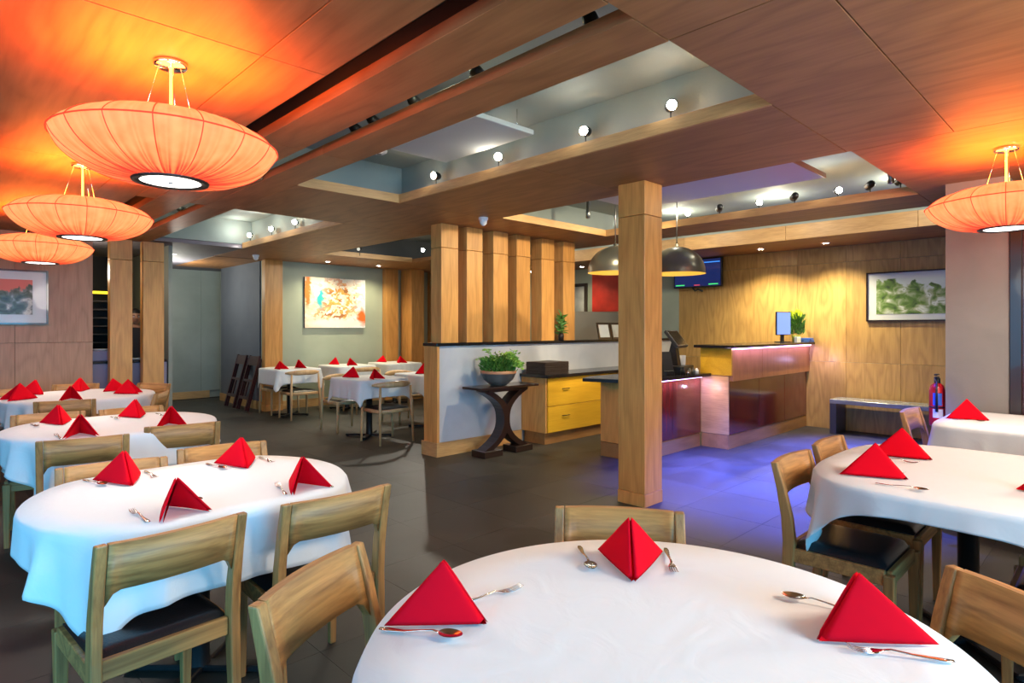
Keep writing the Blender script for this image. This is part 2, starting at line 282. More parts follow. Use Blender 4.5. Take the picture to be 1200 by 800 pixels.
# ------------------------------------------------------------------ mesh helpers
class MB:
    def __init__(s): s.v = []; s.f = []; s.sm = []; s.mi = []
    def add(s, vs, fs, smooth=False, mi=0):
        o = len(s.v); s.v += [tuple(v) for v in vs]; s.f += [tuple(i+o for i in f) for f in fs]; s.sm += [smooth]*len(fs); s.mi += [mi]*len(fs); return s
    def box(s, x0, x1, y0, y1, z0, z1, b=0, mat=None, mi=0):
        if not b:
            vs = [(x, y, z) for z in (z0, z1) for x, y in ((x0, y0), (x1, y0), (x1, y1), (x0, y1))]
            fs = [(3, 2, 1, 0), (4, 5, 6, 7), (0, 1, 5, 4), (1, 2, 6, 5), (2, 3, 7, 6), (3, 0, 4, 7)]
        else:
            def ringz(z, i):
                return [(x0+i+b, y0+i, z), (x1-i-b, y0+i, z), (x1-i, y0+i+b, z), (x1-i, y1-i-b, z), (x1-i-b, y1-i, z), (x0+i+b, y1-i, z), (x0+i, y1-i-b, z), (x0+i, y0+i+b, z)]
            vs = ringz(z0, b)+ringz(z0+b, 0)+ringz(z1-b, 0)+ringz(z1, b)
            fs = [tuple(range(7, -1, -1)), tuple(range(24, 32))]
            for k in range(3):
                for j in range(8): fs.append((k*8+j, k*8+(j+1) % 8, k*8+8+(j+1) % 8, k*8+8+j))
        if mat: vs = [mat @ Vector(v) for v in vs]
        return s.add(vs, fs, False, mi)
    def sweep(s, pts, rad, n=8, caps=True, mi=0, sq=False):
        """tube along points with per-point radius; radius may be (a,b) half widths"""
        vs = []; fs = []; P_ = [Vector(p) for p in pts]; up0 = None
        for i, p in enumerate(P_):
            t = (P_[min(i+1, len(P_)-1)]-P_[max(i-1, 0)]).normalized()
            if up0 is None: up0 = Vector((0, 0, 1)) if abs(t.z) < .9 else Vector((0, 1, 0))
            a = t.cross(up0).normalized(); c = a.cross(t).normalized(); up0 = c
            r = rad[i] if isinstance(rad, (list, tuple)) and not (len(rad) == 2 and not isinstance(rad[0], (list, tuple)) and len(P_) != 2 and False) else rad
            ra, rb = (r if isinstance(r, tuple) else (r, r))
            for k in range(n):
                an = 2*PI*(k+.5)/n
                if sq and n == 4: q = (math.copysign(1, math.cos(an)), math.copysign(1, math.sin(an)))
                else: q = (math.cos(an), math.sin(an))
                vs.append(p+a*q[0]*ra+c*q[1]*rb)
        m = len(P_)
        for i in range(m-1):
            for k in range(n): fs.append((i*n+k, i*n+(k+1) % n, (i+1)*n+(k+1) % n, (i+1)*n+k))
        s.add(vs, fs, n > 4, mi)
        if caps:
            o = len(s.v)-len(vs)
            s.f += [tuple(o+k for k in range(n-1, -1, -1)), tuple(o+(m-1)*n+k for k in range(n))]; s.sm += [False]*2; s.mi += [mi]*2
        return s
    def lathe(s, prof, c=(0, 0, 0), n=32, smooth=True, mi=0):
        vs = []; fs = []
        for r, z in prof:
            for k in range(n):
                a = 2*PI*k/n; vs.append((c[0]+r*math.cos(a), c[1]+r*math.sin(a), c[2]+z))
        for i in range(len(prof)-1):
            for k in range(n): fs.append((i*n+k, i*n+(k+1) % n, (i+1)*n+(k+1) % n, (i+1)*n+k))
        return s.add(vs, fs, smooth, mi)
    def prism(s, poly, axis, a, b, mi=0):
        """2-D polygon extruded along axis ('x','y','z')"""
        def pt(p, t): return {'x': (t, p[0], p[1]), 'y': (p[0], t, p[1]), 'z': (p[0], p[1], t)}[axis]
        n = len(poly); vs = [pt(p, a) for p in poly]+[pt(p, b) for p in poly]
        fs = [tuple(range(n-1, -1, -1)), tuple(range(n, 2*n))]+[(i, (i+1) % n, n+(i+1) % n, n+i) for i in range(n)]
        return s.add(vs, fs, False, mi)
    def grid(s, fn, nu, nv, smooth=True, mi=0, closed=False):
        vs = [fn(u/nu, v/nv) for v in range(nv+1) for u in range(nu+(0 if closed else 1))]; w_ = nu+(0 if closed else 1)
        fs = [(v*w_+u, v*w_+(u+1) % w_, (v+1)*w_+(u+1) % w_, (v+1)*w_+u) for v in range(nv) for u in range(nu)]
        return s.add(vs, fs, smooth, mi)
    def mesh(s, name, mats):
        me = bpy.data.meshes.new(name); me.from_pydata(s.v, [], s.f)
        for m in (mats if isinstance(mats, (list, tuple)) else [mats]): me.materials.append(m)
        me.polygons.foreach_set('use_smooth', s.sm); me.polygons.foreach_set('material_index', s.mi)
        import bmesh
        bm = bmesh.new(); bm.from_mesh(me); bmesh.ops.remove_doubles(bm, verts=bm.verts, dist=1e-6); bmesh.ops.recalc_face_normals(bm, faces=bm.faces); bm.to_mesh(me); bm.free()
        me.update(); return me
    def build(s, name, mat, parent=None, loc=None, rz=None):
        o = bpy.data.objects.new(name, s.mesh(name, mat)); C.objects.link(o)
        if parent: o.parent = parent
        if loc is not None: o.location = loc
        if rz is not None: o.rotation_euler.z = rz
        return o
def tag(o, label, cat, group=None, kind=None):
    o['label'] = label; o['category'] = cat
    if group: o['group'] = group
    if kind: o['kind'] = kind
    return o
def thing(name, label, cat, loc=(0, 0, 0), rz=0, group=None):
    o = bpy.data.objects.new(name, None); C.objects.link(o); o.location = loc; o.rotation_euler.z = rz; o.empty_display_size = .1
    return tag(o, label, cat, group)
def struct(name, mb, mat, parent=None):
    o = mb.build(name, mat, parent)
    if not parent: o['kind'] = 'structure'
    return o
def dup(root, loc, rz, label, group=None):
    r = root.copy(); C.objects.link(r); r.location = loc; r.rotation_euler.z = rz; r['label'] = label
    if group: r['group'] = group
    for ch in root.children:
        c = ch.copy(); C.objects.link(c); c.parent = r
        for g in ch.children:
            d = g.copy(); C.objects.link(d); d.parent = c
    return r
def B(*a, **k): return MB().box(*a, **k)
# ================================================================== STRUCTURE
CZ = 2.55
fl = struct('floor', B(-3, 9.2, -3, 13.2, -.1, -.006), M['grout'])
TS = .61
tile = B(-TS/2+.0009, TS/2-.0009, -TS/2+.0009, TS/2-.0009, -.008, 0).mesh('floor_tile', M['floor'])
n = 0
cells = []
for i in range(-5, 16):
    for j in range(-5, 23):
        x = (i+.5)*TS; y = (j+.5)*TS
        if x > 9.1 or y > 13.1: continue
        d = x*.6977+y*.7165; r = x*.7165-y*.6977
        vis = d > 1.0 and abs(r) < .95*d+.5 and d < 11.5
        cells.append((0 if vis else 1, d, x, y))
cells.sort()
far_tiles = MB()
for k, (v, d, x, y) in enumerate(cells):
    if k < 290 and v == 0:
        o = bpy.data.objects.new('floor_tile', tile); C.objects.link(o); o.parent = fl; o.location = (x, y, 0)
    else: far_tiles.box(x-TS/2+.0015, x+TS/2-.0015, y-TS/2+.0015, y+TS/2-.0015, -.008, 0)
o = far_tiles.build('outer_floor_tiles', M['floor'], fl); o['kind'] = 'stuff'
# upper (recess) ceiling slab and the plywood soffit hung below it, made of separate sheets
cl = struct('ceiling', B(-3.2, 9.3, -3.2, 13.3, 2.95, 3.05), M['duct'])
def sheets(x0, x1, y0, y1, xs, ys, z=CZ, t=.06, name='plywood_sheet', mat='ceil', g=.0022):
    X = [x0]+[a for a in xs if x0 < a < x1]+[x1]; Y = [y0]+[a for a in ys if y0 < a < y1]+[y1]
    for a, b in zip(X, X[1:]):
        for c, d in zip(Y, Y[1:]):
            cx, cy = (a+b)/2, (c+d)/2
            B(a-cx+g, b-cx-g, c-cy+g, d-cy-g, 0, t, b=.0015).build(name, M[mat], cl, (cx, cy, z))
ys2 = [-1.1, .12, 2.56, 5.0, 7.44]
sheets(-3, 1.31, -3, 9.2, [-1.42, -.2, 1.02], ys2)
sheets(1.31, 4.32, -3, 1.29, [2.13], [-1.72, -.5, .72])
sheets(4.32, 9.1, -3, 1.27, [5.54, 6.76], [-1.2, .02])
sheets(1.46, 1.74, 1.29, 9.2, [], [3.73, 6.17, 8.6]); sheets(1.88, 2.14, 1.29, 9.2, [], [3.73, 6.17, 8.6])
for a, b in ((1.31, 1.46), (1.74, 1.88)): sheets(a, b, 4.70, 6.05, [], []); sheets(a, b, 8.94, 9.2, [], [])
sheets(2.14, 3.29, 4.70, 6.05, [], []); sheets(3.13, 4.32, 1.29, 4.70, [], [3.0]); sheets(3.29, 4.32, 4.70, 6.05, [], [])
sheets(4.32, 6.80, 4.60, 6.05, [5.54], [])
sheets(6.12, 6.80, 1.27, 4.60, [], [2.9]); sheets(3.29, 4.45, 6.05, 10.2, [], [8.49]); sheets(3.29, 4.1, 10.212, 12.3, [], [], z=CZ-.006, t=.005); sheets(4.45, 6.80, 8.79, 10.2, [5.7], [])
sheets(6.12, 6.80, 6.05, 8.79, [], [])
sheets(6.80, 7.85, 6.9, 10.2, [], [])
# the light lipping round each opening
def lip(x0, x1, y0, y1, sides):
    t = .022; h = .075
    if 'E' in sides: B(x1-t/2, x1+t/2, y0-t/2, y1+t/2, CZ-.003, CZ+h).build('opening_lip', M['edge'], cl)
    if 'W' in sides: B(x0-t/2, x0+t/2, y0+t, y1-t, CZ-.003, CZ+h).build('opening_lip', M['edge'], cl)
    if 'N' in sides: B(x0, x1-t/2-.001, y1-t/2, y1+t/2, CZ-.003, CZ+h).build('opening_lip', M['edge'], cl)
lip(2.15, 3.12, 1.3, 4.69, 'EN'); lip(4.33, 6.11, 1.28, 4.59, 'EN'); lip(2.15, 3.28, 6.06, 8.93, 'E'); lip(4.46, 6.11, 6.06, 8.78, 'N')
# recess walls above the soffit
rw = MB()
for b_ in [(3.32, 3.36, 1.1, 4.95), (3.42, 3.46, 5.9, 9.0)]: rw.box(*b_, CZ+.062, 2.949)
for b_ in [(1.27, 3.32, 4.95, 4.99), (1.27, 3.32, 1.06, 1.1), (1.27, 3.42, 5.88, 5.92), (2.1, 3.42, 8.99, 9.03), (4.2, 7.8, 1.06, 1.1), (4.2, 4.24, 1.1, 5.0), (4.2, 6.8, 4.98, 5.02)]: rw.box(*b_, CZ+.062, 2.949)
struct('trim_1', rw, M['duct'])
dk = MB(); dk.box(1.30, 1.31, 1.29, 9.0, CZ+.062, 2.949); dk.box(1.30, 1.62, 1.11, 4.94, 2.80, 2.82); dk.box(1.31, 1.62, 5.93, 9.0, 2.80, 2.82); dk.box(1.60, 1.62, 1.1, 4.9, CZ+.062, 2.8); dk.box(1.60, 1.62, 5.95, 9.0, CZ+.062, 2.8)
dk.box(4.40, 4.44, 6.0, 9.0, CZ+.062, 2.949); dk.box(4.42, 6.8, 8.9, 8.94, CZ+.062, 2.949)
struct('trim_2', dk, M['ductshade'])
# corridor ceiling
struct('ceiling_1', MB().box(-1, 3.29, 9.21, 10.2, CZ, CZ+.05).box(-1, 4.6, 10.21, 13.1, CZ, CZ+.05), M['darkceil'])
B(2.14, 3.285, 8.945, 9.208, CZ, CZ+.05).build('corridor_board', M['darkceil'], cl)
# soffit along the right wall with its bright fascia
sf = struct('trim_3', B(7.87, 9.0, .2, 10.15, 2.52, 2.68), M['ceil'])
for k in range(7):
    y0 = .2+k*1.43; B(7.845, 7.869, y0+.002, min(y0+1.428, 10.15), 2.515, 2.70, b=.002).build('fascia_board', M['edge'], sf)
struct('trim_4', B(7.95, 8.0, .2, 10.15, 2.685, 2.949), M['duct'])
# walls
struct('wall_back', B(4.12, 9.2, 10.2, 10.4, 0, 2.95), M['green'])
struct('wall_corner', B(4.1, 4.3, 10.42, 12.3, 0, 2.55), M['slatewall'])
struct('wall_corridor', B(-1, 4.7, 13.0, 13.2, 0, 2.6), M['grey'])
B(3.95, 4.6, 12.975, 13.0, 0.14, 2.55).build('shallow_panel', M['grey'], bpy.data.objects['wall_corridor'])
struct('wall_corridor_end', B(4.3, 4.5, 12.2, 13.0, 0, 2.9), M['grey'])
struct('baseboard_corner', B(4.075, 4.099, 10.1, 12.3, 0, .14), M['edge'])
struct('baseboard_corridor', B(-1, 4.1, 12.96, 12.984, 0, .14), M['edge'])
struct('baseboard_back', B(4.4, 9.0, 10.175, 10.199, 0, .14), M['edge'])
wr = struct('wall_right', B(9.025, 9.2, -1, 10.4, 0, 2.95), M['green'])
def wall_panels(parent, axis, const, thick, a0, a1, step, zs, mat, name='plywood_panel'):
    a = a0
    while a < a1-.05:
        b = min(a+step, a1)
        for z0, z1 in zip(zs, zs[1:]):
            cx = (a+b)/2; h = (b-a)/2-.0015
            if axis == 'x': B(-thick, 0, -h, h, .0015, z1-z0-.0015, b=.0015).build(name, M[mat], parent, (const, cx, z0))
            else: B(-h, h, 0, thick, .0015, z1-z0-.0015, b=.0015).build(name, M[mat], parent, (cx, const, z0))
        a = b
wall_panels(wr, 'x', 9.024, .022, 0.14, 5.25, .64, [0, .93, 2.30, 2.519], 'firwall')
wl = struct('wall_left', B(-3.2, 1.52, 9.23, 9.4, 0, 2.55), M['kitchen'])
wall_panels(wl, 'y', 9.205, .022, -3.1, 1.52, .77, [0, 1.22, 2.549], 'pink')
struct('wall_camera_side', MB().box(-3.2, -3.0, -3.2, 13.3, 0, .5).box(-3.2, -3.0, -3.2, 13.3, 2.4, 2.95).box(-3.2, -3.0, -3.2, -.8, .5, 2.4).box(-3.2, -3.0, 3.8, 13.3, .5, 2.4), M['mauve'])
struct('wall_front', MB().box(-3.0, 9.3, -3.2, -3.0, 0, .5).box(-3.0, 9.3, -3.2, -3.0, 2.4, 2.95).box(-3.0, -1.8, -3.2, -3.0, .5, 2.4).box(2.2, 9.3, -3.2, -3.0, .5, 2.4), M['mauve'])
def window_frame(name, x0, x1, y0, y1, z0, z1):
    m = MB()
    if y1-y0 < .2:
        for k in range(4):
            x = x0+(x1-x0-.06)*k/3; m.box(x, x+.06, y0, y1, z0, z1)
        m.box(x0, x1, y0, y1, z0, z0+.06); m.box(x0, x1, y0, y1, z1-.06, z1)
    else:
        for k in range(4):
            y = y0+(y1-y0-.06)*k/3; m.box(x0, x1, y, y+.06, z0, z1)
        m.box(x0, x1, y0, y1, z0, z0+.06); m.box(x0, x1, y0, y1, z1-.06, z1)
    struct(name, m, M['ebony'])
window_frame('window_1', -1.8, 2.2, -3.14, -3.06, .5, 2.4); window_frame('window_2', -3.14, -3.06, -.8, 3.8, .5, 2.4)
# mauve wall end on the right and dark doorway
struct('wall_pier', B(5.85, 6.15, .635, 1.03, 0, 2.549), M['mauve'])
dr = struct('door_1', MB().box(5.84, 5.96, .56, .632, 0, 2.4, b=.004).box(5.84, 5.96, -.46, .56, 2.3, 2.4).box(5.84, 5.96, -.5, -.43, 0, 2.3), M['ebony'])
B(5.88, 5.90, -.43, .56, 0.02, 2.3).build('door_glass', M['doorglass'], dr)
MB().box(5.87, 5.91, .49, .559, .02, 2.3).box(5.87, 5.91, -.42, .49, .95, 1.03).build('door_frame', M['mahog'], dr)
struct('wall_entrance', MB().box(5.84, 9.2, -1.1, -.95, 2.3, 2.549).box(8.7, 9.2, -1.1, -.95, 0, 2.3), M['mauve'])
struct('wall_nook_side', B(6.16, 6.3, -3, .635, 0, 2.549), M['mauve'])
# half wall behind the cabinet with black cap
hw = struct('wall_half', B(4.0, 9.0, 5.26, 5.45, 0, 1.2), plaster('pale_lavender_plaster', (.44, .46, .50), (.56, .57, .60), 2.2))
B(3.955, 9.0, 5.225, 5.485, 1.2, 1.232, b=.004).build('wall_cap', M['black'], hw)
B(3.965, 3.999, 5.235, 5.475, 0, 1.199, b=.002).build('end_board', M['post'], hw)
struct('baseboard_half', MB().box(3.945, 3.964, 5.215, 5.495, 0, .15).box(3.965, 5.25, 5.215, 5.234, 0, .15), M['edge'])
struct('wall_partition', B(7.5, 8.9, 6.3, 6.36, 0, 1.67), M['beige'])
# ------------------------------------------------------------------ timber columns
def column(x, y, wx, wy, z0, z1, label, mat='post', base=True, group=None, seam=2.285):
    t = thing('wooden_column', label, 'column', (x, y, z0), 0, group)
    a, b = wx/2, wy/2; g = .002
    if base:
        B(-a-.003, a+.003, -b-.003, b+.003, 0, .10, b=.002).build('column_base', M[mat], t)
    B(-a, a, -b, b, (.10+g) if base else 0, seam-z0-g, b=.003).build('column_shaft', M[mat], t)
    B(-a, a, -b, b, seam-z0+g, z1-z0-.001, b=.003).build('column_top', M[mat], t)
    return t
column(4.125, 2.755, .25, .25, 0, CZ, 'free-standing square wooden column in the middle, in front of the reception counter')
lab = ['first wooden post from the left on the half wall, widest in view', 'second wooden post from the left on the half wall', 'third wooden post from the left on the half wall',
       'fourth wooden post from the left on the half wall', 'fifth wooden post from the left on the half wall', 'last wooden post on the half wall, beside the gap with the mirror']
for k, x in enumerate((4.045, 4.41, 4.82, 5.21, 5.66, 6.08)):
    column(x+.12, 5.36, .24, .19, 1.2325, CZ, lab[k], base=False, group='posts on the half wall')
column(1.815, 9.2, .25, .14, 0, CZ, 'wooden pier beside the left wall, left one of the pair at the kitchen opening', 'fir')
column(2.185, 9.2, .25, .14, 0, CZ, 'wooden pier beside the grey corridor, right one of the pair at the kitchen opening', 'fir')
column(4.2, 10.13, .30, .13, 0, CZ, 'wooden pilaster left of the abstract painting at the grey corner', 'post', seam=2.54)
column(6.53, 10.13, .28, .13, 0, CZ, 'wooden pilaster just right of the abstract painting', 'post', seam=2.54)
column(6.96, 10.0, .30, .38, 0, CZ, 'wooden pilaster second to the right of the abstract painting', 'post', seam=2.54)
column(7.62, 10.0, .30, .38, 0, CZ, 'wooden pilaster farthest right, next to the posts of the half wall', 'post', seam=2.54)
# ------------------------------------------------------------------ kitchen behind the left openings
struct('wall_kitchen', MB().box(-1, 2.3, 11.6, 11.7, 0, 2.55), M['kitchen'])
struct('wall_kitchen_side', B(2.42, 2.47, 9.35, 11.7, 0, 2.549), M['grey'])
t = thing('kitchen_counter', 'lilac-fronted kitchen counter seen through the opening left of the person', 'counter', (1.6, 9.45, 0))
B(-.5, .8, -.1, .15, 0, .93, b=.004).build('counter_body', M['lilac'], t); B(-.52, .80, -.12, .17, .931, .965, b=.004).build('counter_top', M['black'], t)
B(-.45, .15, -.08, .12, .966, 1.10, b=.01).build('counter_shelf', M['lilac'], t)
t = thing('kitchen_rack', 'dark metal kitchen rack with a yellow rail behind the left opening', 'rack', (1.7, 11.2, 0))
for k in range(8): B(-.5, .5, 0, .3, .9+.13*k, .915+.13*k).build('shelf', M['shelfmetal'], t)
for x in (-.5, .47): B(x, x+.03, 0, .03, 0, 2.1).build('upright', M['shelfmetal'], t)
B(-.5, .5, -.02, 0, 1.93, 1.97).build('yellow_rail', M['yellowlight'], t)
def plates(x, y, z):
    m = MB(); m.lathe([(.0, .0), (.05, .0), (.085, .015), (.085, .022), (.05, .01), (.0, .01)], n=20); o = m.build('dish', M['plate'], None, (x, y, z)); return o
tag(plates(1.64, 9.46, 1.1005), 'white dish on the kitchen counter in the left opening', 'dish'); tag(plates(2.05, 9.46, .9655), 'white dish on the kitchen counter near the person', 'dish')
# person in the kitchen: one continuous skinned body
def person(loc, rz):
    t = thing('person', 'person in black shirt standing in the dark kitchen between the two wooden piers', 'person', loc, rz)
    J = {'pel': (0, 0, .92, .115), 'sp': (0, 0, 1.10, .12), 'ch': (0, .01, 1.26, .135), 'nk': (0, .005, 1.40, .055), 'hd': (0, .015, 1.46, .05),
         'sl': (-.17, 0, 1.35, .058), 'el': (-.22, .03, 1.08, .043), 'wl': (-.16, .24, 1.01, .029), 'sr': (.17, 0, 1.35, .058), 'er': (.22, .03, 1.08, .043), 'wr': (.16, .24, 1.01, .029),
         'hl': (-.09, 0, .86, .09), 'kl': (-.10, .02, .48, .06), 'al': (-.10, 0, .09, .042), 'fl': (-.11, .12, .04, .04), 'hr': (.09, 0, .86, .09), 'kr': (.10, .02, .48, .06), 'ar': (.10, 0, .09, .042), 'fr': (.11, .12, .04, .04)}
    E_ = ['pel-sp', 'sp-ch', 'ch-nk', 'nk-hd', 'ch-sl', 'sl-el', 'el-wl', 'ch-sr', 'sr-er', 'er-wr', 'pel-hl', 'hl-kl', 'kl-al', 'al-fl', 'pel-hr', 'hr-kr', 'kr-ar', 'ar-fr']
    vs_ = []; rs = []; ix = {}
    for k, (x, y, z, r) in J.items(): ix[k] = len(vs_); vs_.append((x, y, z)); rs.append(r)
    es = [tuple(ix[a] for a in e.split('-')) for e in E_]
    for sd, wn in ((-1, 'wl'), (1, 'wr')):
        wx, wy, wz, _ = J[wn]
        pi_ = len(vs_); vs_.append((wx, wy+.05, wz-.005)); rs.append(.026); es.append((ix[wn], pi_))
        for f, (dx, ln) in enumerate(((-.03, .062), (-.01, .072), (.01, .068), (.03, .054))):
            a = len(vs_); vs_.append((wx+dx, wy+.085, wz-.004)); rs.append(.0095); es.append((pi_, a))
            b = len(vs_); vs_.append((wx+dx*1.15, wy+.085+ln*.55, wz-.012)); rs.append(.0085); es.append((a, b))
            c = len(vs_); vs_.append((wx+dx*1.2, wy+.085+ln, wz-.035)); rs.append(.007); es.append((b, c))
        a = len(vs_); vs_.append((wx-sd*.038, wy+.055, wz-.01)); rs.append(.011); es.append((pi_, a))
        b = len(vs_); vs_.append((wx-sd*.05, wy+.095, wz-.02)); rs.append(.008); es.append((a, b))
    me = bpy.data.meshes.new('body'); me.from_pydata(vs_, es, [])
    o = bpy.data.objects.new('body', me); C.objects.link(o); o.parent = t
    o.modifiers.new('skin', 'SKIN'); 
    for d, r in zip(me.skin_vertices[0].data, rs): d.radius = (r, r)
    me.skin_vertices[0].data[0].use_root = True
    s = o.modifiers.new('sub', 'SUBSURF'); s.levels = 1; s.render_levels = 2
    # shirt / skin / trousers by height and reach
    m, nt, b = new_mat('clothed_body'); L = nt.links
    tc = N(nt, 'ShaderNodeTexCoord'); sx = N(nt, 'ShaderNodeSeparateXYZ'); L.new(tc.outputs['Object'], sx.inputs[0])
    g1 = N(nt, 'ShaderNodeMath', operation='GREATER_THAN'); g1.inputs[1].default_value = 1.405; L.new(sx.outputs[2], g1.inputs[0])
    g2 = N(nt, 'ShaderNodeMath', operation='GREATER_THAN'); g2.inputs[1].default_value = .2; L.new(sx.outputs[1], g2.inputs[0])
    mxx = N(nt, 'ShaderNodeMath', operation='MAXIMUM'); L.new(g1.outputs[0], mxx.inputs[0]); L.new(g2.outputs[0], mxx.inputs[1])
    mc = N(nt, 'ShaderNodeMix'); mc.data_type = 'RGBA'; mc.inputs[6].default_value = (.012, .012, .016, 1); mc.inputs[7].default_value = (.50, .25, .15, 1)
    L.new(mxx.outputs[0], mc.inputs[0]); L.new(mc.outputs[2], b.inputs['Base Color']); b.inputs['Roughness'].default_value = .7
    me.materials.append(m)
    # head with nose, brow, chin
    def hp(u, v):
        a = u*2*PI; p = v*PI; x = math.sin(p)*math.sin(a); y = math.sin(p)*math.cos(a); z = -math.cos(p)
        sx_, sy, sz = .074, .094, .115
        if z < 0: k = 1+z*.28; x *= k; y *= (1+z*.10)
        X, Y, Z = x*sx_, y*sy, z*sz
        f = max(0, y)**2
        Y += .026*math.exp(-((X/.013)**2+((Z+.018)/.022)**2))*(y > 0)+.010*math.exp(-((X/.010)**2+((Z-.012)/.03)**2))*(y > 0)
        for s_ in (-1, 1): Y -= .010*math.exp(-(((X-s_*.031)/.016)**2+((Z-.004)/.012)**2))*(y > 0)
        Y += .007*math.exp(-((X/.024)**2+((Z+.055)/.007)**2))*(y > 0)+.008*math.exp(-((X/.02)**2+((Z+.095)/.018)**2))*(y > 0)
        return (X, Y+.015, Z+1.555)
    MB().grid(hp, 40, 36, closed=True).build('head', M['skin'], t)
    def hair(u, v):
        a = u*2*PI; p = PI*(.5+.5*v)*1.0; lim = .42 if math.cos(a) > .35 else -.25
        z = lim+(1-lim)*v; rr = math.sqrt(max(0, 1-z*z)); return (rr*math.sin(a)*.081, rr*math.cos(a)*.101+.008, z*.123+1.557)
    MB().grid(hair, 32, 10, closed=True).build('hair', M['hair'], t)
    for s_ in (-1, 1):
        MB().lathe([(.0, -.004), (.009, -.002), (.0105, .004), (.0, .010)], n=10).build('eye', M['plate'], t, (s_*.031, .095, 1.556)).rotation_euler = (R(-90), 0, 0)
        MB().lathe([(.0, .0), (.0048, .0), (.0, .003)], n=8).build('iris', M['hair'], t, (s_*.031, .1045, 1.556)).rotation_euler = (R(-90), 0, 0)
        MB().sweep([(s_*.076, .005, 1.53), (s_*.083, -.004, 1.555), (s_*.082, -.004, 1.575), (s_*.074, .008, 1.58)], [.006, .009, .009, .005], 8).build('ear', M['skin'], t)
        MB().sweep([(s_*.016, .104, 1.577), (s_*.031, .104, 1.582), (s_*.047, .093, 1.577)], .003, 6).build('eyebrow', M['hair'], t)
    MB().sweep([(-.021, .101, 1.500), (0, .110, 1.499), (.021, .101, 1.500)], [(.002, .003), (.004, .004), (.002, .003)], 8).build('mouth', simple('lip', (.35, .10, .08), .5), t)
    return t
person((2.16, 9.98, 0), R(172))
# ================================================================== TABLES
def superR(th, a, b, n, clip=None):
    c, s = abs(math.cos(th)), abs(math.sin(th))
    r = ((c/a)**n+(s/b)**n)**(-1/n)
    return r
def cloth_mesh(outline, S, z=.757, seed=0, Sy=None, fold=.035):
    """square cloth (half sides S, Sy) draped over a top whose radius in direction th is outline(th)"""
    Sy = Sy or S; rg = random.Random(seed); ph = [rg.uniform(0, 6.28) for _ in range(4)]
    n = 288; rows = 14; m = MB()
    def P2(th): r_ = outline(th); return Vector((r_*math.cos(th), r_*math.sin(th)))
    def fn(u, v):
        th = u*2*PI+.003; p = P2(th); k = v*(rows+5)
        if k <= 5: q = p*(k/5); return (q.x, q.y, z)
        e = .07; tg = P2(th+e)-P2(th-e); nn = Vector((tg.y, -tg.x)).normalized()
        D_ = min((S-abs(p.x))/abs(nn.x) if abs(nn.x) > 1e-3 else 9, (Sy-abs(p.y))/abs(nn.y) if abs(nn.y) > 1e-3 else 9)
        D_ = max(.02, D_); cr = max(0, min(1, abs(2*nn.x*nn.y)**1.5))
        t = (k-5)/rows; d = t*D_
        wv = math.sin(8*th+ph[2]+.5*math.sin(3*th+ph[3])); wave = (1-2*abs(wv))*.6+math.sin(27*th+ph[3])*.25+math.sin(11*th+ph[0])*.3
        o = .003+.006*min(1, d/.02)+d*(.03+.10*cr)+wave*fold*(d/.25)**1.2*(.30+1.7*cr)
        q = p+nn*o
        return (q.x, q.y, z-max(0, d-.005)*(1-.04*cr)-.004*min(1, t*8))
    m.grid(fn, n, rows+5, closed=True)
    return m
def pedestal(parent, z=.72, spread=.3):
    MB().lathe([(.045, .03), (.04, .06), (.04, z-.02), (.12, z-.01), (.12, z)], n=16).build('pedestal', M['blackmetal'], parent)
    m = MB()
    for a in (0, 1): 
        mm = Matrix.Rotation(R(45+90*a), 4, 'Z'); m.box(-spread, spread, -.03, .03, .008 + .001*a, .035, b=.006, mat=mm)
    for k in range(4): a = R(45+90*k); m.lathe([(.015, .0), (.018, .0), (.018, .01), (.0, .01)], (spread*.93*math.cos(a), spread*.93*math.sin(a), 0), 8)
    m.build('pedestal_base', M['blackmetal'], parent)
def table(x, y, outline, S, lab, clab, seed, cat='table', Sy=None, fold=.035, kind='dining_table'):
    t = thing(kind, lab, 'table', (x, y, 0))
    pts = [(outline(2*PI*k/64)*math.cos(2*PI*k/64)*.99, outline(2*PI*k/64)*math.sin(2*PI*k/64)*.99) for k in range(64)]
    MB().prism(pts, 'z', .72, .75).build('tabletop', M['plinth'], t)
    pedestal(t)
    c = cloth_mesh(outline, S, seed=seed, Sy=Sy, fold=fold).build('tablecloth', M['cloth'], None, (x, y, 0))
    tag(c, clab, 'tablecloth')
    md = c.modifiers.new('thick', 'SOLIDIFY'); md.thickness = .0015
    return t
def rnd_o(a, b, n): return lambda th: superR(th, a, b, n)
def clipc(Rr, hy):
    def f(th):
        s = abs(math.sin(th)); r = Rr
        if s*r > hy: r = (hy/s)
        # soften the break
        return (r**-14+((hy/s)**-14 if s > .2 else 0))**(-1/14)*1.035 if s > .2 else Rr
    return lambda th: ((Rr**-16)+((hy/max(.05, abs(math.sin(th))))**-16))**(-1/16)
table(1.075, .67, lambda th: .597, .715, 'round table nearest the camera in the foreground', 'white tablecloth on the round table nearest the camera', 1)
table(.80, 2.655, clipc(.575, .472), .715, 'near left table with rounded ends', 'white tablecloth on the near left table, cyan in daylight, long pointed corner', 2)
table(.905, 4.73, clipc(.60, .515), .73, 'second left table behind the near left one', 'white tablecloth on the second of the three left tables', 3)
table(1.05, 7.03, lambda th: .62, .74, 'farthest of the three left tables by the plywood wall', 'white tablecloth on the farthest left table by the plywood wall', 4)
table(3.31, .50, rnd_o(.64, .545, 3.2), .73, 'near right table with two chairs on its counter side', 'white tablecloth on the near right table with a drooping folded corner', 5)
table(5.30, .47, rnd_o(.48, .47, 9), .74, 'far right table beside the mauve wall end', 'white tablecloth on the far right table beside the mauve wall end', 6)
